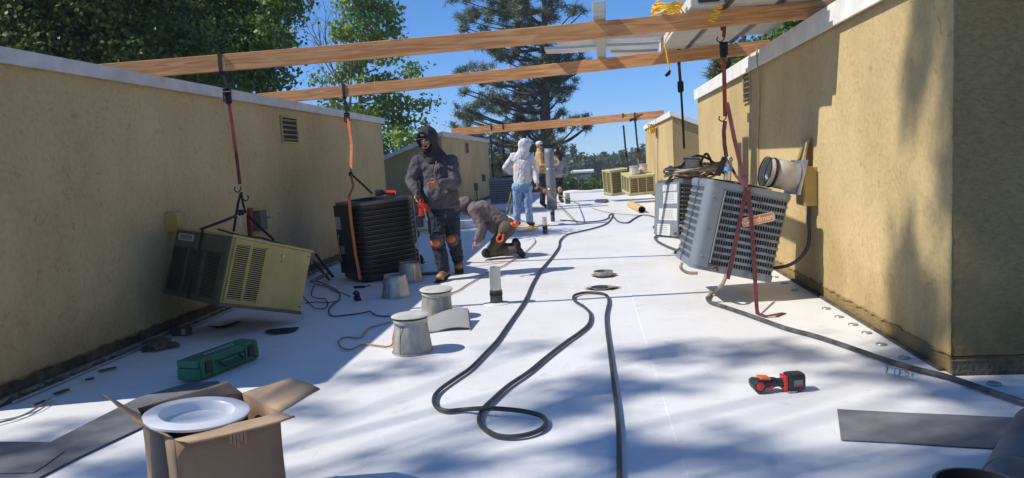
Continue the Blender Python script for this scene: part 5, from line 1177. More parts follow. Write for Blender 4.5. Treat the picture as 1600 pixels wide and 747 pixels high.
# spare pipes along the left wall
floorline('pole', 'thin metal rod with a loop lying at the left wall in the sun', 'rod', [(-30, 668), (0, 660), (25, 653), (48, 643), (80, 622)], .006, 'galv', part='rod')
floorline('pole', 'thin grey wire beside the metal rod in the lower left', 'wire', [(-20, 657), (10, 655), (40, 648), (62, 640), (85, 626)], .0035, 'galv', part='rod')
lb2 = thing('lumber_offcut', 'pale timber offcut and dark pipes leaning by the left wall behind the tan unit', 'lumber')
MB().tube([at(486, 440, .05), at(512, 428, .09)], .022, 6).build('timber', 'batten', lb2)
MB().tube([atx(494, 398, XL+.15), at(520, 432, .03)], .018, 8).build('dark_pipe', 'cord_black', lb2)
MB().tube([atx(490, 408, XL+.2), at(514, 437, .03)], .014, 8).build('dark_pipe', 'cord_black', lb2)

# ---- small scraps of torn felt and trimmings that litter the left wall foot (countable, few)
r_ = random.Random(12)
for i, (px, py) in enumerate(((96, 612), (140, 592), (168, 577), (62, 630))):
    p = at(px, py, .010); T = MB().box((0, 0, 0), (.13, .022, .005), Matrix.Rotation(R(20), 4, 'X'), bev=.001).build('felt_strip', 'old_roof'); T.location = p; T.rotation_euler = (0, 0, R(75+r_.uniform(-45, 45))); T.scale = (r_.uniform(.4, 1.0), r_.uniform(.6, 1.6), 1)
    tag(T, ('torn dark felt strip at the left wall foot, '+('second from the camera', 'third from the camera', 'farthest from the camera', 'nearest the metal rod', 'sixth, above the corrugated shade edge', 'just left of the torn roofing lump', 'under the olive unit near corner', 'under the middle of the tan unit')[i]).replace('sixth, above the corrugated shade edge', 'sixth nearest the camera'), 'scrap', 'torn felt strips by the left wall')

# ---- cardboard box
F_ = at(273, 687, .40); R_ = at(436, 645, .40); Bk = at(379, 615, .40); L_ = at(222, 650, .40)
cb = thing('cardboard_box', 'open brown cardboard box in the foreground holding a white pail lid', 'box', (F_.x, F_.y, 0)); O = Vector((F_.x, F_.y, 0))
def panel(name, quad, m, th=.006, parts=6, sag=0.0, par=cb, m2=None):
    a, b, c, d = [Vector(v)-O for v in quad]; vs = []; n = parts
    for i in range(n+1):
        for j in range(n+1):
            u, v = i/n, j/n; p = a*(1-u)*(1-v)+b*u*(1-v)+c*u*v+d*(1-u)*v; nn = (b-a).cross(d-a).normalized()
            vs.append(p+nn*sag*math.sin(u*math.pi*1.0)*math.sin(v*math.pi*.5)+nn*.0015*math.sin(u*9+v*7))
    fs = [(i*(n+1)+j, (i+1)*(n+1)+j, (i+1)*(n+1)+j+1, i*(n+1)+j+1) for i in range(n) for j in range(n)]
    q = MB(); q.add(vs, fs, True); o = q.build(name, m, par); s_ = o.modifiers.new('s', 'SOLIDIFY'); s_.thickness = th; s_.offset = 0; return o
dn = lambda p: Vector((p.x, p.y, .012))
fp = panel('side', (dn(F_), dn(R_), R_, F_), 'cardboard', sag=.006); panel('side', (dn(L_), dn(F_), F_, L_), 'cardboard', sag=.004); panel('side', (dn(R_), dn(Bk), Bk, R_), 'cardboard'); panel('side', (dn(Bk), dn(L_), L_, Bk), 'cardboard')
panel('bottom', (dn(L_), dn(F_), dn(R_), dn(Bk)), 'cardboard')
panel('flap', (L_, Bk, at(354, 596, .455), at(214, 637, .44)), 'cardboard_in', sag=.004)
panel('flap', (Bk, R_, at(500, 608, .425), at(450, 592, .45)), 'cardboard_in', sag=.012)
panel('flap', (F_, R_, at(461, 651, .405), at(296, 692, .41)), 'cardboard_in', sag=.008)
panel('flap', (F_, L_, at(161, 616, .50), at(208, 657, .44)), 'cardboard', sag=.004)
# torn tape mark on the front side
n_ = ((R_-F_).cross(Vector((0, 0, 1)))).normalized(); cpt = F_.lerp(R_, .56); q = MB()
for k in range(5): q.ribbon([Vector((cpt.x, cpt.y, .375))-O+n_*.009+(R_-F_)*(.035*k-.06), Vector((cpt.x, cpt.y, .375-.04-.012*(k % 3)))-O+n_*.012+(R_-F_)*(.035*k-.07)], .010, n_, .0008)
q.build('torn_tape', 'boot_toe', cb)
# pail with white lid inside the box
c_ = at(308, 643, .415); hz = .400; c_ = at(308, 643, .425); pr_ = Euler((R(-1), R(5), 0)); pt = thing('pail', 'white round pail with recessed lid standing inside the cardboard box', 'pail', c_-pr_.to_matrix() @ Vector((0, 0, hz)), tuple(pr_))
MB().lathe([(.0001, 0), (.145, 0), (.152, .02), (.163, hz-.02), (.168, hz-.012)], 40).build('body', 'band_black', pt)
rr = .186
MB().lathe([(rr, hz-.014), (rr+.003, hz-.004), (rr-.003, hz), (rr*.72, hz+.001), (rr*.68, hz-.006), (rr*.64, hz-.034), (.0001, hz-.036)], 56).build('lid', 'pail_white', pt)

# ---- green tool case
GC = Matrix.Translation((-2.545, 4.339, .008)) @ Matrix.Rotation(R(75.4), 4, 'Z'); L, D, H = .595, .165, .134
gc = thing('tool_case', 'long dark green plastic tool case with black handle near the left wall', 'case', mtx=GC)
q = MB(); q.box((L/2, D/2, H*.30), (L, D, H*.6), bev=.012); q.build('lower_shell', 'case_green', gc)
q = MB(); q.box((L/2, D/2, H*.80), (L-.004, D-.004, H*.39), bev=.012); ls = q.build('lid', 'case_green', gc)
q = MB()
for x in (.05, .145, .46, .555): q.box((x, -.001, H*.5), (.034 if x in (.05, .555) else .022, .014, H*.92), bev=.004)
q.box((L/2, -.002, H*.83), (L*.9, .012, H*.12), bev=.003); q.build('rib', 'case_green', gc)
for x in (.098, .505): q = MB(); q.box((x, -.006, H*.55), (.052, .014, H*.62), bev=.004); q.build('latch', 'case_black', gc)
MB().tube(crom([(.205, -.004, .075), (.21, -.03, .055), (.23, -.036, .045), (.37, -.036, .045), (.39, -.03, .055), (.395, -.004, .075)], 4), .009, 8).build('handle', 'case_black', gc)
q = MB()
for k in range(7): q.box((.18+k*.038, D*.5, H+.0005), (.020, .030, .0015), Matrix.Identity(4))
q = MB()
for k in range(8): x = .16+k*.036; q.ribbon([(x, D*.36, H+.0012), (x+.012, D*.62, H+.0012)], .007, (0, 0, 1), .001); q.ribbon([(x+.014, D*.40, H+.0012), (x+.022, D*.60, H+.0012)], .005, (0, 0, 1), .001)
q.build('worn_lettering', 'letter_white', ls)

# ---- cordless driver on the roof
DM = Matrix.Translation(at(1213, 611, .004)) @ Matrix.Rotation(YAW+R(4), 4, 'Z')
dr = thing('cordless_drill', 'red and black cordless impact driver lying on the dappled membrane at right', 'power tool', mtx=DM)
def RX(a): return Matrix.Rotation(a, 4, 'X')
hd = MB().lathe([(.0001, 0), (.028, 0), (.034, .006), (.035, .02), (.031, .075), (.022, .11), (.012, .118), (.010, .135), (.0001, .136)], 24, Matrix.Translation((-.098, -.03, .040)) @ Matrix.Rotation(R(-90), 4, 'X') @ Matrix.Rotation(R(0), 4, 'Z')).build('motor_housing', 'tool_black', dr)
MB().lathe([(.0001, -.004), (.014, -.004), (.021, -.001), (.024, .004)], 20, Matrix.Translation((-.098, -.03, .040)) @ Matrix.Rotation(R(-90), 4, 'X')).build('rear_cap', 'tool_red', hd)
q = MB(); q.box((-.07, .015, .068), (.055, .07, .012), Matrix.Rotation(R(6), 4, 'Y'), bev=.004); q.build('side_shell', 'tool_orange', hd)
q = MB(); q.tube(crom([(-.085, .01, .045), (-.05, .008, .050), (.0, .004, .047), (.035, 0, .045)], 5), [.032]*5+[.028]*5+[.024]*5+[.029], 12); q.build('grip', 'tool_black', dr)
q = MB(); q.tube([(-.06, -.012, .030), (-.035, -.018, .028), (-.02, -.01, .03)], .009, 8); q.build('trigger', 'tool_red', dr)
q = MB(); q.box((.042, 0, .046), (.020, .075, .080), bev=.008); q.build('battery_collar', 'tool_red', dr)
bt_ = MB().box((.098, -.002, .050), (.098, .085, .094), bev=.020).build('battery', 'tool_black', dr)
q = MB(); q.box((.102, -.0455, .048), (.048, .002, .034)); q.build('battery_label', 'print_gray', bt_); q = MB(); q.box((.102, -.0472, .037), (.046, .0015, .009)); q.build('label_stripe', 'tool_red', bt_)
q = MB(); q.box((.07, -.03, .004), (.05, .04, .006), bev=.001); q.build('belt_clip', 'galv', dr)
# ================================================================ PEOPLE
def blob(name, prims, m, parent, voxel=.012, smooth=4, noise=0.0, nscale=.08, bump_fold=0.0):
    bm = bmesh.new()
    for p in prims:
        if p[0] == 'c':
            a, b, r0, r1 = Vector(p[1]), Vector(p[2]), p[3], p[4]; d = b-a; L = d.length
            fl = p[5] if len(p) > 5 else 1.0; fd = Vector(p[6]) if len(p) > 6 else Vector((0, 1, 0))
            z = d.normalized() if L > 1e-5 else Vector((0, 0, 1)); y = fd-z*fd.dot(z)
            if y.length < 1e-3: y = Vector((1, 0, 0))-z*z.x
            y.normalize(); x = y.cross(z); n = 16; rings = []
            secs = [(-r0*s, r0*math.sqrt(max(0, 1-s*s))) for s in (.97, .8, .5)]+[(0, r0), (L*.5, (r0+r1)/2), (L, r1)]+[(L+r1*s, r1*math.sqrt(max(0, 1-s*s))) for s in (.5, .8, .97)]
            for (h, rr) in secs:
                rings.append([bm.verts.new(a+z*h+x*rr*math.cos(t)+y*rr*fl*math.sin(t)) for t in [2*math.pi*k/n for k in range(n)]])
            for i in range(len(rings)-1):
                for k in range(n): bm.faces.new((rings[i][k], rings[i][(k+1) % n], rings[i+1][(k+1) % n], rings[i+1][k]))
            bm.faces.new(rings[0][::-1]); bm.faces.new(rings[-1])
        else:
            c, rad = Vector(p[1]), p[2]; rot = p[3] if len(p) > 3 else Matrix.Identity(3)
            bmesh.ops.create_icosphere(bm, subdivisions=3, radius=1, matrix=Matrix.Translation(c) @ rot.to_4x4() @ Matrix.Diagonal((*rad, 1)))
    bmesh.ops.recalc_face_normals(bm, faces=bm.faces[:])
    me = bpy.data.meshes.new('tmp'); bm.to_mesh(me); bm.free()
    o = bpy.data.objects.new('tmp', me); col.objects.link(o)
    r = o.modifiers.new('r', 'REMESH'); r.mode = 'VOXEL'; r.voxel_size = voxel; r.use_smooth_shade = True
    s = o.modifiers.new('s', 'SMOOTH'); s.iterations = smooth; s.factor = .5
    if noise:
        tx = bpy.data.textures.get('fold%.3f' % nscale) or bpy.data.textures.new('fold%.3f' % nscale, 'CLOUDS'); tx.noise_scale = nscale; tx.noise_depth = 2
        d = o.modifiers.new('d', 'DISPLACE'); d.texture = tx; d.strength = noise; d.mid_level = .5; d.texture_coords = 'LOCAL'
    dg = bpy.context.evaluated_depsgraph_get(); me2 = bpy.data.meshes.new_from_object(o.evaluated_get(dg)); me2.name = name
    bpy.data.objects.remove(o); bpy.data.meshes.remove(me)
    me2.materials.clear(); me2.materials.append(M[m]); me2.polygons.foreach_set('use_smooth', [True]*len(me2.polygons))
    q = bpy.data.objects.new(name, me2); col.objects.link(q); q.parent = parent; return q
def hand(wr, tip, thumb, palm_n, s=1.0, curl=.6):
    """five fingers: wrist, direction point, thumb side vector, palm normal (curl goes that way)"""
    wr = Vector(wr); d = (Vector(tip)-wr).normalized(); t = Vector(thumb); t = (t-d*t.dot(d)).normalized(); n = Vector(palm_n); n = (n-d*n.dot(d)-t*n.dot(t)); n = n.normalized() if n.length > 1e-3 else d.cross(t)
    P_ = [('c', wr, wr+d*.03*s, .026*s, .028*s, .7, n), ('c', wr+d*.03*s+t*.014*s, wr+d*.078*s+t*.02*s, .020*s, .016*s, .8, n), ('c', wr+d*.03*s-t*.014*s, wr+d*.074*s-t*.02*s, .020*s, .015*s, .8, n)]
    for k, (off, L) in enumerate(((.028, .068), (.0095, .076), (-.0095, .070), (-.028, .054))):
        b = wr+d*.080*s+t*off*s; c = curl*(1+.12*k)
        d1 = (d*math.cos(c*.6)+n*math.sin(c*.6)); p1 = b+d1*L*.45*s; d2 = d*math.cos(c*1.5)+n*math.sin(c*1.5); p2 = p1+d2*L*.32*s; d3 = d*math.cos(c*2.2)+n*math.sin(c*2.2); p3 = p2+d3*L*.24*s
        P_ += [('c', b, p1, .0095*s, .0088*s), ('c', p1, p2, .0088*s, .008*s), ('c', p2, p3, .008*s, .007*s)]
    b = wr+d*.028*s+t*.026*s; p1 = b+(t*.75+d*.6+n*.25).normalized()*.038*s; p2 = p1+(t*.3+d*.9+n*.45).normalized()*.03*s
    P_ += [('c', b, p1, .012*s, .0105*s), ('c', p1, p2, .0105*s, .008*s)]
    return P_
def head_prims(c, fwd, up, s=1.0, look=True):
    """skull, jaw, nose, ears. c = centre, fwd = facing, s = 1 for a 0.23 m head"""
    c = Vector(c); f = Vector(fwd).normalized(); u = Vector(up); u = (u-f*u.dot(f)).normalized(); r = f.cross(u)
    Rm = Matrix((r, f, u)).transposed()
    L = lambda x, y, z: c+r*x*s+f*y*s+u*z*s
    return [('e', L(0, -.01, .03), (.076*s, .095*s, .088*s), Rm), ('e', L(0, .03, -.045), (.056*s, .062*s, .062*s), Rm), ('c', L(0, .088, .0), L(0, .103, -.022), .011*s, .015*s), ('c', L(-.03, .082, .018), L(.03, .082, .018), .012*s, .012*s),
            ('e', L(0, .082, -.056), (.026*s, .014*s, .013*s), Rm), ('e', L(0, .068, -.092), (.028*s, .026*s, .02*s), Rm), ('e', L(-.078, -.005, -.005), (.012*s, .022*s, .032*s), Rm), ('e', L(.078, -.005, -.005), (.012*s, .022*s, .032*s), Rm),
            ('c', L(0, -.03, -.06), L(0, -.045, -.15), .056*s, .06*s)], L, Rm
def face_bits(par, L, Rm, s=1.0, beard=None):
    for k in (-1, 1):
        q = MB(); q.lathe([(.0001, .0115*s)]+[(.0115*s*math.sin(a), .0115*s*math.cos(a)) for a in (.5, 1.0, 1.5, 2.1, 2.7)]+[(.0001, -.0115*s)], 12, Matrix.Translation(L(.03*k, .083, .004)))
        e_ = q.build('eye', 'eye_white', par); q = MB(); q.lathe([(.0001, .006*s)]+[(.006*s*math.sin(a), .006*s*math.cos(a)) for a in (.7, 1.5, 2.3)]+[(.0001, -.006*s)], 10, Matrix.Translation(L(.03*k, .0905, .003))); q.build('pupil', 'cap_black', e_)
        MB().tube([L(.012*k, .094, .022), L(.03*k, .094, .027), L(.048*k, .084, .022)], .0045*s, 6).build('eyebrow', 'beard', par)
    MB().tube([L(-.022, .094, -.052), L(0, .099, -.054), L(.022, .094, -.052)], .0035*s, 6).build('mouth', 'skin_red', par)
def lerp(a, b, t): return Vector(a).lerp(Vector(b), t)
def limb(a, b, c, r, fl=1.0): return [('c', a, b, r[0], r[1]), ('c', b, c, r[1], r[2])]
def person(label, J, fwd, headf, cloth, s=1.0, vox=.011, fat=1.0, headvis=True, hood='up', hands=None, headup=(0, 0, 1), glove=None, skin='skin', fold=.018, legw=1.0, group='roofers at work'):
    """J: world joints head neck shL shR elL elR wrL wrR pel hipL hipR knL knR anL anR toL toR chest"""
    O = Vector(J['pel']); O.z = 0
    T = thing('person', label, 'person', O, group=group); J = {k: Vector(v)-O for k, v in J.items()}
    hp, L, Rm = head_prims(J['head'], headf, headup, s)
    B = list(hp)
    B += [('c', J['neck'], J['head']+Vector((0, 0, -.05*s)), .055*s, .055*s), ('c', J['pel'], J['chest'], .13*s*fat, .14*s*fat, .8, fwd), ('c', J['chest'], J['neck'], .13*s, .07*s, .8, fwd), ('c', J['shL'], J['shR'], .055*s, .055*s)]
    for q in 'LR':
        B += limb(J['sh'+q], J['el'+q], J['wr'+q], (.05*s, .042*s, .028*s)); B += limb(J['hip'+q], J['kn'+q], J['an'+q], (.085*s, .06*s, .042*s)); B += [('c', J['an'+q], J['to'+q], .04*s, .035*s)]
        hd_ = (hands or {}).get(q)
        if hd_: B += hand(J['wr'+q], J['wr'+q]+Vector(hd_[0]), hd_[1], hd_[2], s*1.08, hd_[3])
        else: d = (J['wr'+q]-J['el'+q]).normalized(); B += hand(J['wr'+q], J['wr'+q]+d, fwd, (1 if q == 'L' else -1, 0, 0), s*1.05, .5)
    blob('body', B, skin, T, vox*.62 if headvis else vox, 2)
    w = Vector(fwd)
    # upper garment
    up_ = [('c', J['pel']+(J['chest']-J['pel'])*.12, J['chest'], .165*s*fat, .178*s*fat, .78, w), ('c', J['chest'], lerp(J['chest'], J['neck'], .75), .17*s*fat, .11*s, .75, w), ('c', J['shL'], J['shR'], .078*s, .078*s), ('c', lerp(J['chest'], J['shL'], .3), J['shL'], .12*s, .085*s), ('c', lerp(J['chest'], J['shR'], .3), J['shR'], .12*s, .085*s), ('e', lerp(J['pel'], J['chest'], .35)+w*.04*s, (.19*s*fat, .155*s*fat, .17*s))]
    for q in 'LR': up_ += [('c', J['sh'+q], J['el'+q], .082*s, .066*s), ('c', J['el'+q], lerp(J['el'+q], J['wr'+q], .93), .067*s, .046*s), ('c', lerp(J['el'+q], J['wr'+q], .80), lerp(J['el'+q], J['wr'+q], .90), .052*s, .050*s)]
    up = blob('hoodie' if hood else 'shirt', up_, cloth['top'], T, vox, 3, fold, .07)
    # trousers
    tr = [('c', J['hipL'], J['hipR'], .12*s, .12*s), ('e', J['pel'], (.165*s*fat, .135*s*fat, .12*s))]
    for q in 'LR': tr += [('c', J['hip'+q], J['kn'+q], .108*s*legw, .080*s*legw), ('c', J['kn'+q], lerp(J['kn'+q], J['an'+q], .92), .078*s*legw, .068*s*legw)]
    blob('trousers', tr, cloth['leg'], T, vox, 2, fold*1.1, .06)
    for q in 'LR':
        a, t = J['an'+q], J['to'+q]; d = (t-a); fz = Vector((d.x, d.y, d.z)); n_ = fz.normalized()
        bt = blob('boot', [('c', a+Vector((0, 0, .07*s)), a, .056*s, .055*s), ('c', a-n_*.02*s, a+fz*.95, .047*s, .044*s, .85, (0, 0, 1))], cloth.get('boot', 'boot_brown'), T, vox*.8, 2)
        if cloth.get('toe'): blob('toe_cap', [('e', a+fz*.92, (.047*s, .047*s, .040*s))], cloth['toe'], bt, vox, 2)
        if J['to'+q].z < .12: q_ = MB(); sd_ = Vector((-n_.y, n_.x, 0)); q_.ribbon([a-n_*.06*s-Vector((0, 0, .045*s)), a+fz*1.0+n_*.045*s-Vector((0, 0, .043*s))], .10*s, (0, 0, 1), .018*s); q_.build('sole', 'sole', bt)
    if hood:
        # hood: close fitting shell cut open in front of the face, draped onto the shoulders
        c = J['head']; ho = J['neck']+(J['neck']-c)*.25
        h = blob('hood', [('e', L(0, -.012, .035), (.104*s, .128*s, .118*s), Rm), ('e', L(0, .02, .03), (.098*s, .120*s, .108*s), Rm), ('c', L(0, -.02, -.03), L(0, -.03, -.11), .098*s, .105*s), ('c', L(0, -.03, -.13), (J['shL']+J['shR'])/2, .115*s, .12*s, .9, w),
             ('c', L(0, -.05, -.10), lerp(J['neck'], J['shL'], .45), .08*s, .07*s), ('c', L(0, -.05, -.10), lerp(J['neck'], J['shR'], .45), .08*s, .07*s)], cloth['hood'], T, vox, 3, fold*.7, .06)
        r_c, f_c, u_c = Rm.col[0], Rm.col[1], Rm.col[2]
        bm = bmesh.new(); bm.from_mesh(h.data); dl = []
        for f in bm.faces:
            d = f.calc_center_median()-c; x, y, z = d.dot(r_c)/s, d.dot(f_c)/s, d.dot(u_c)/s
            if y > .012 and (x/.079)**2+((z+.004)/.118)**2 < 1: dl.append(f)
        bmesh.ops.delete(bm, geom=dl, context='FACES'); bm.to_mesh(h.data); bm.free()
        m_ = h.modifiers.new('s', 'SOLIDIFY'); m_.thickness = .012*s; m_.offset = 0
        pts = [L(.082*math.sin(a), .098-.040*abs(math.sin(a))-.03*max(0, -math.cos(a)), -.004+.122*math.cos(a)) for a in [2*math.pi*k/28 for k in range(28)]]
        MB().tube(pts, .009*s, 8, closed=True).build('hood_hem', cloth['hood'], T)
    return T, J, L, Rm, O, up
def AY(px, py, Y): return aty(px, py, Y)

# ---- 1. front man, hooded, drill in hand
Yf = 8.35
J = dict(head=AY(668, 220, Yf-.06), neck=AY(676, 243, Yf+.02), chest=AY(683, 272, Yf+.02), pel=AY(690, 325, Yf+.03), shL=AY(704, 253, Yf), shR=AY(654, 253, Yf-.02), elL=AY(712, 286, Yf-.10), wrL=AY(688, 287, Yf-.33),
         elR=AY(642, 283, Yf-.05), wrR=AY(652, 303, Yf-.22), hipL=AY(703, 330, Yf+.06), hipR=AY(681, 330, Yf), knL=AY(708, 372, Yf+.10), knR=AY(684, 378, Yf-.18), anL=AY(716, 407, Yf+.40), anR=AY(694, 426, Yf-.22), toL=AY(717, 418, Yf+.26), toR=AY(687, 434, Yf-.36))
T1, J1, L1, Rm1, O1, up1 = person('bearded man in dark grey hoodie and kneepads holding a red cordless tool', J, (-.12, -.99, 0), (-.28, -.93, -.24), dict(top='hoodie_gray', leg='jeans_dark', hood='hoodie_dark', boot='boot_brown', toe='boot_toe'),
    s=1.06, vox=.010, fat=1.16, fold=.030, hands={'L': ((-1, -.15, -.12), (0, -.2, 1), (0, -.3, -1), .75), 'R': ((.25, -.5, -1), (-.4, -.8, 0), (.9, .2, -.4), 1.0)}, headup=(0, -.15, 1))
face_bits(T1, L1, Rm1, 1.06)
bd = blob('beard', [('c', L1(-.058, .035, -.045), L1(0, .072, -.098), .026, .034), ('c', L1(.058, .035, -.045), L1(0, .072, -.098), .026, .034), ('c', L1(-.028, .088, -.040), L1(.028, .088, -.040), .010, .010), ('c', L1(0, .075, -.10), L1(0, .05, -.125), .034, .03)], 'beard', T1, .008, 1, .006, .02)
for o__ in (up1,):
    hem = blob('waistband', [('c', J1['pel']+Vector((-.10, 0, .03)), J1['pel']+Vector((.10, 0, .03)), .125, .125, .95, (0, 1, 0)), ('e', J1['pel']+Vector((0, -.03, .03)), (.215, .165, .055))], 'hoodie_gray', up1, .01, 2, .01, .05)
cap = blob('cap', [('e', L1(0, -.008, .065), (.088, .105, .070), Rm1)], 'cap_black', T1, .008, 2)
vs = []; n = 12
for i in range(n+1):
    a = math.pi*i/n
    for (rr, zz) in ((.088, .060), (.112, .052)): vs.append(L1(rr*.86*math.cos(a), .055+rr*.9*math.sin(a)*.9, zz-.012*abs(math.cos(a))))
q = MB(); q.add(vs, [(2*i, 2*i+1, 2*i+3, 2*i+2) for i in range(n)], True); b_ = q.build('cap_bill', 'cap_black', cap); s_ = b_.modifiers.new('s', 'SOLIDIFY'); s_.thickness = .006
MB().box(tuple(L1(0, .095, .085)), (.045, .010, .022), bev=.003).build('cap_badge', 'print_gray', cap)
# hoodie details: zip, pocket edge, chest patch, drawstring, waistband, cuffs
def on_front(px, py, dy=.0): return aty(px, py, Yf-.25-dy)-O1
for pts_, r_, nm, mm in (([(690, 262), (688, 285), (689, 305), (690, 326)], .004, 'zip', 'iron_black'), ([(682, 252), (679, 264), (678, 275)], .0035, 'drawstring', 'cloth_patch'), ([(668, 302), (676, 312), (680, 322)], .004, 'pocket_seam', 'hoodie_dark'), ([(704, 302), (712, 312), (716, 322)], .004, 'pocket_seam', 'hoodie_dark')):
    MB().tube(crom([on_front(*p, -.01) for p in pts_], 4), r_, 6).build(nm, mm, up1)
MB().box(tuple(on_front(697, 299, .0)), (.028, .006, .032), bev=.002).build('chest_patch', 'cloth_patch', up1)
MB().box(tuple(aty(716, 264, Yf-.09)-O1), (.010, .03, .012), bev=.002).build('sleeve_tag', 'cloth_patch', up1)
for q_ in 'LR':
    k = J1['kn'+q_]; f = Vector((-.12, -.99, 0.1)).normalized()
    kp = blob('knee_pad', [('e', k+f*.045+Vector((0, 0, .0)), (.082, .06, .105))], 'knee_gray', T1, .012, 2)
    blob('knee_cap', [('e', k+f*.092+Vector((0, 0, -.012)), (.058, .025, .045))], 'knee_orange', kp, .008, 3)
    MB().tube([k+Vector((.088*math.cos(a), .085*math.sin(a), .075)) for a in [2*math.pi*i/16 for i in range(16)]], .011, 6, closed=True).build('strap', 'knee_gray', kp)
# tool in his right hand
d1 = thing('cordless_tool', 'red and black cordless caulking gun in the front man hand', 'power tool', tuple(aty(661, 322, Yf-.30)))
o_ = Vector(d1.location); A = lambda px, py, dy=0: aty(px, py, Yf-.30+dy)-o_
MB().tube([A(657, 305), A(658, 318)], .021, 10).build('grip', 'tool_black', d1)
q = MB(); q.tube([A(654, 318), A(663, 324), A(669, 333)], [.036, .050, .036], 12); q.tube([A(661, 320), A(660, 337)], .042, 10); q.build('body', 'tool_red', d1)
q = MB(); q.box(tuple(A(655.5, 346)), (.075, .085, .13), bev=.012); q.build('battery', 'tool_black', d1)
MB().tube([A(666, 330, -.03), A(671, 350, -.04), A(672, 366, -.05)], .017, 10).build('barrel', 'iron_black', d1); MB().tube([A(663.5, 326, -.04), A(667.5, 345, -.05)], .012, 8).build('plunger_tube', 'galv', d1)

# ---- 2. kneeling man
Yk = 9.95; j = lambda x, y, d=0: aty(x, y, Yk+d)
J = dict(head=j(729, 324), neck=j(738, 323), chest=j(757, 328), pel=j(791, 353), shL=j(743, 328, .17), shR=j(741, 330, -.17), elL=j(757, 352, .2), wrL=j(752, 374, .22), elR=j(753, 356, -.26), wrR=j(745, 377, -.30),
         hipL=j(791, 357, .11), hipR=j(792, 358, -.12), knL=j(772, 386, .14), knR=j(764, 389, -.16), anL=j(806, 386, .14), anR=j(808, 388, -.16), toL=j(814, 391, .15), toR=j(817, 392, -.17))
J['toL'].z = .05; J['toR'].z = .05; J['anL'].z = .12; J['anR'].z = .12; J['knL'].z = .085; J['knR'].z = .085
T2, J2, L2, Rm2, O2_, up2 = person('man kneeling bent over the roof in mauve shirt and brown trousers', J, (-.45, 0, -.89), (-.55, -.1, -.83), dict(top='shirt_mauve', leg='work_brown', hood='shirt_mauve', boot='work_black'), s=.97, vox=.012, fat=.90, headvis=False, headup=(-.83, 0, .55), legw=.95, hands={'R': ((-.5, -.2, -.6), (0, -1, 0), (-.5, 0, -.8), .9), 'L': ((-.3, 0, -.8), (0, 1, 0), (-.6, 0, -.8), .8)}, group='roofers at work')
k2 = blob('knee_pad', [('e', J2['knR']+Vector((-.03, -.02, 0)), (.075, .075, .07))], 'work_black', T2, .012, 2)
tb = blob('tool_pouch', [('e', Vector(j(783, 372, -.30))-O2_, (.05, .04, .085))], 'work_black', T2, .01, 2)
MB().tube(crom([Vector(j(*p))-O2_ for p in ((782, 365, -.34), (777, 372, -.34), (779, 378, -.34), (785, 375, -.34), (786, 366, -.34))], 4), .016, 8).build('orange_handle', 'tool_orange', tb)
blob('orange_cloth', [('e', Vector(j(800, 352, -.14))-O2_, (.055, .05, .04)), ('e', Vector(j(806, 350, -.10))-O2_, (.04, .05, .05))], 'tool_orange', T2, .01, 1, .02, .03)

# ---- 3. black-clad man behind the black condenser
Yb = 9.3; j = lambda x, y, d=0: aty(x, y, Yb+d)
J = dict(head=j(604, 330), neck=j(611, 322), chest=j(624, 326), pel=j(636, 366), shL=j(619, 318, .17), shR=j(621, 318, -.17), elL=j(612, 335, .2), wrL=j(600, 350, .2), elR=j(612, 337, -.2), wrR=j(600, 350, -.2),
         hipL=j(637, 370, .1), hipR=j(637, 371, -.1), knL=j(617, 396, .14), knR=j(615, 398, -.14), anL=j(648, 397, .12), anR=j(648, 399, -.12), toL=j(656, 399, .12), toR=j(657, 401, -.12))
for k in ('knL', 'knR'): J[k].z = .09
for k in ('anL', 'anR', 'toL', 'toR'): J[k].z = max(.07, min(J[k].z, .11))
person('man in black kneeling half hidden behind the black condenser', J, (-.8, 0, -.6), (-.8, -.2, -.5), dict(top='work_black', leg='work_black', hood='work_black', boot='work_black'), s=1.0, vox=.013, fat=1.02, headvis=False, headup=(-.5, 0, .85), legw=1.1)

# ---- 4. white hoodie, back to us
Yw = 14.2; j = lambda x, y, d=0: aty(x, y, Yw+d)
J = dict(head=j(820, 229), neck=j(818, 241), chest=j(816, 258), pel=j(816, 289), shL=j(803, 245), shR=j(829, 246), elL=j(790, 262, .10), wrL=j(799, 271, .30), elR=j(835, 268, -.02), wrR=j(839, 286, -.15),
         hipL=j(809, 293), hipR=j(823, 293), knL=j(808, 319, .05), knR=j(825, 318, .0), anL=j(808, 346, -.02), anR=j(828, 345, .05), toL=j(804, 351, .05), toR=j(833, 349, .16))
J['toL'].z = J['toR'].z = .055; J['anL'].z = J['anR'].z = .11
person('man with his back turned in white hoodie and light blue jeans holding a rope', J, (.15, .99, 0), (.75, .6, -.1), dict(top='hoodie_white', leg='jeans_light', hood='hoodie_white', boot='boot_brown'), s=1.0, vox=.013, fat=1.0, hands={'R': ((.1, -.1, -1), (0, 1, 0), (-1, 0, 0), 1.1)})

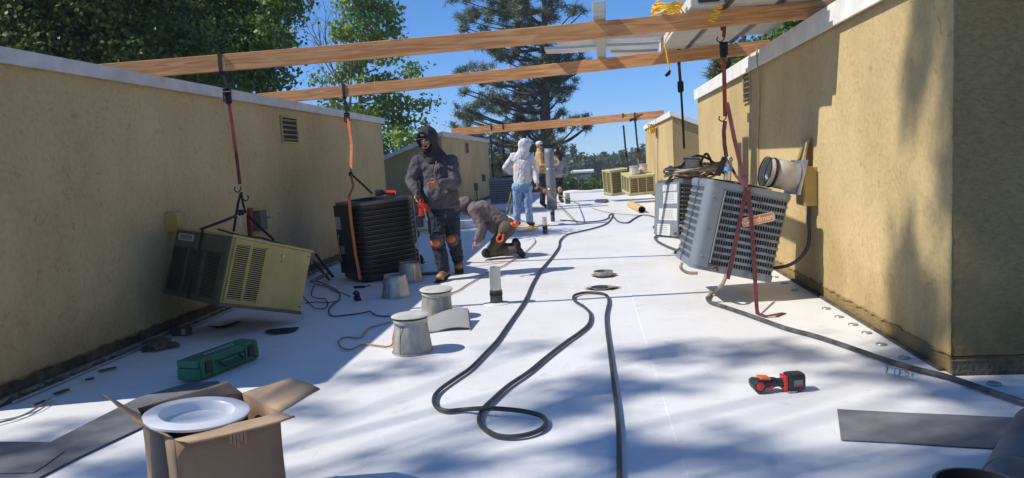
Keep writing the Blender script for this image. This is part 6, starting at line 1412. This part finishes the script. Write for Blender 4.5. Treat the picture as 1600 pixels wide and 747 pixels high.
# ---- 5. tan jacket man holding the duct
Yt = 19.9; j = lambda x, y, d=0: aty(x, y, Yt+d)
J = dict(head=j(843, 228), neck=j(843, 238), chest=j(844, 248), pel=j(845, 273), shL=j(841, 241, .2), shR=j(843, 242, -.2), elL=j(848, 256, .28), wrL=j(857, 250, .15), elR=j(846, 259, -.3), wrR=j(857, 259, -.28),
         hipL=j(845, 277, .1), hipR=j(845, 277, -.1), knL=j(848, 298, .12), knR=j(849, 298, -.12), anL=j(847, 319, .1), anR=j(848, 321, -.1), toL=j(852, 322, .1), toR=j(853, 323, -.12))
for k in ('toL', 'toR'): J[k].z = .06
for k in ('anL', 'anR'): J[k].z = .12
T5, J5, L5, Rm5, O5, up5 = person('man in tan jacket and pale beanie steadying the upright grey duct', J, (.95, -.3, 0), (.75, -.65, 0), dict(top='jacket_tan', leg='jeans_dark', hood='jacket_tan', boot='boot_brown'), s=1.0, vox=.015, headvis=False, hood=None, skin='skin')
blob('beanie', [('e', L5(0, -.015, .06), (.088, .105, .075), Rm5)], 'hoodie_white', T5, .012, 2); blob('sunglasses', [('c', L5(-.05, .085, .012), L5(.05, .085, .012), .016, .016)], 'cap_black', T5, .01, 1)
blob('neck_warmer', [('c', J5['neck']-Vector((0, 0, .03)), J5['neck']+Vector((0, 0, .05)), .09, .075)], 'jacket_tan', T5, .014, 2)
for k in 'LR': blob('glove', [('c', J5['wr'+k], J5['wr'+k]+Vector((.09, -.03, .01)), .045, .050)]+hand(J5['wr'+k], J5['wr'+k]+Vector((1, -.2, 0)), (0, 0, 1), (0, -1 if k == 'R' else 1, 0), 1.3, .8), 'glove_orange', T5, .012, 2)
blob('knee_cap', [('e', J5['knR']+Vector((.05, -.06, -.02)), (.07, .06, .09))], 'knee_orange', T5, .014, 2)
MB().box(tuple(J5['chest']+Vector((.06, -.16, .0))), (.09, .02, .16), bev=.01).build('dark_patch', 'cap_black', up5)

# ---- 6. grey hoodie man on the far side
Yg = 22.0; j = lambda x, y, d=0: aty(x, y, Yg+d)
J = dict(head=j(869, 236), neck=j(871, 246), chest=j(872, 256), pel=j(871, 278), shL=j(866, 248, -.15), shR=j(879, 249, .1), elL=j(862, 262, -.2), wrL=j(863, 256, -.35), elR=j(885, 263, .05), wrR=j(884, 272, -.1),
         hipL=j(868, 282), hipR=j(874, 282), knL=j(868, 299, -.1), knR=j(876, 296, -.15), anL=j(866, 311, .1), anR=j(876, 311, -.1), toL=j(865, 313, -.05), toR=j(879, 313, -.25))
for k in ('toL', 'toR'): J[k].z = .06
for k in ('anL', 'anR'): J[k].z = .12
T6, J6, L6, Rm6, O6, up6 = person('man in pale grey hoodie with black face mask behind the duct', J, (-.3, -.95, 0), (-.35, -.93, 0), dict(top='hoodie_pale', leg='work_black', hood='work_black', boot='work_black'), s=.96, vox=.015, headvis=False)
blob('face_mask', [('e', L6(0, .035, -.04), (.068, .07, .07), Rm6)], 'cap_black', T6, .012, 2)
blob('knee_pad', [('e', J6['knR']+Vector((-.02, -.07, 0)), (.07, .06, .09))], 'boot_toe', T6, .014, 2)
# upright duct between them
a = at(863, 326, .02); b = aty(857.5, 232, a.y+.15); dd = b-a
du = thing('upright_duct', 'tall grey metal duct held upright by the two far men', 'duct', tuple(a)); q = MB(); vs = []; fs = []; n = 28; K = 12
for i in range(K+1):
    t = i/K; c = dd*t
    for k in range(n): an = 2*math.pi*k/n; rr = .128*(1-.03*t)*(1+.04*math.sin(an*2+t*3)*math.sin(t*7)); vs.append(c+Vector((rr*math.cos(an), rr*math.sin(an), 0)))
for i in range(K):
    for k in range(n): fs.append((i*n+k, i*n+(k+1) % n, (i+1)*n+(k+1) % n, (i+1)*n+k))
q.add(vs, fs, True); o = q.build('tube', 'duct_gray', du); s_ = o.modifiers.new('s', 'SOLIDIFY'); s_.thickness = .004
for t in (.33, .66): MB().tube([dd*t+Vector((.129*math.cos(x), .129*math.sin(x), 0)) for x in [2*math.pi*k/24 for k in range(24)]], .006, 5, closed=True).build('seam_ring', 'steel', du)
fr = thing('duct_flange', 'round tan flange held beside the top of the grey duct', 'flange', tuple(aty(867.5, 253, 19.6))); MB().lathe([(.06, -.01), (.11, -.01), (.11, .01), (.06, .01), (.06, -.01)], 24, Matrix.Rotation(R(80), 4, 'X')).build('ring', 'jacket_tan', fr)

# ================================================================ faint summer haze over the valley
hz_ = MB().box((0, 150, 4), (900, 760, 36)).build('haze', 'earth'); tag(hz_, 'thin summer haze over the wooded valley', 'haze', kind='stuff')
hm = bpy.data.materials.new('haze_air'); hm.use_nodes = True; N = hm.node_tree.nodes; N.clear()
ou = N.new('ShaderNodeOutputMaterial'); pv = N.new('ShaderNodeVolumePrincipled'); pv.inputs['Color'].default_value = (.80, .88, 1, 1); pv.inputs['Density'].default_value = .0010
hm.node_tree.links.new(pv.outputs[0], ou.inputs['Volume']); hz_.data.materials.clear(); hz_.data.materials.append(hm)
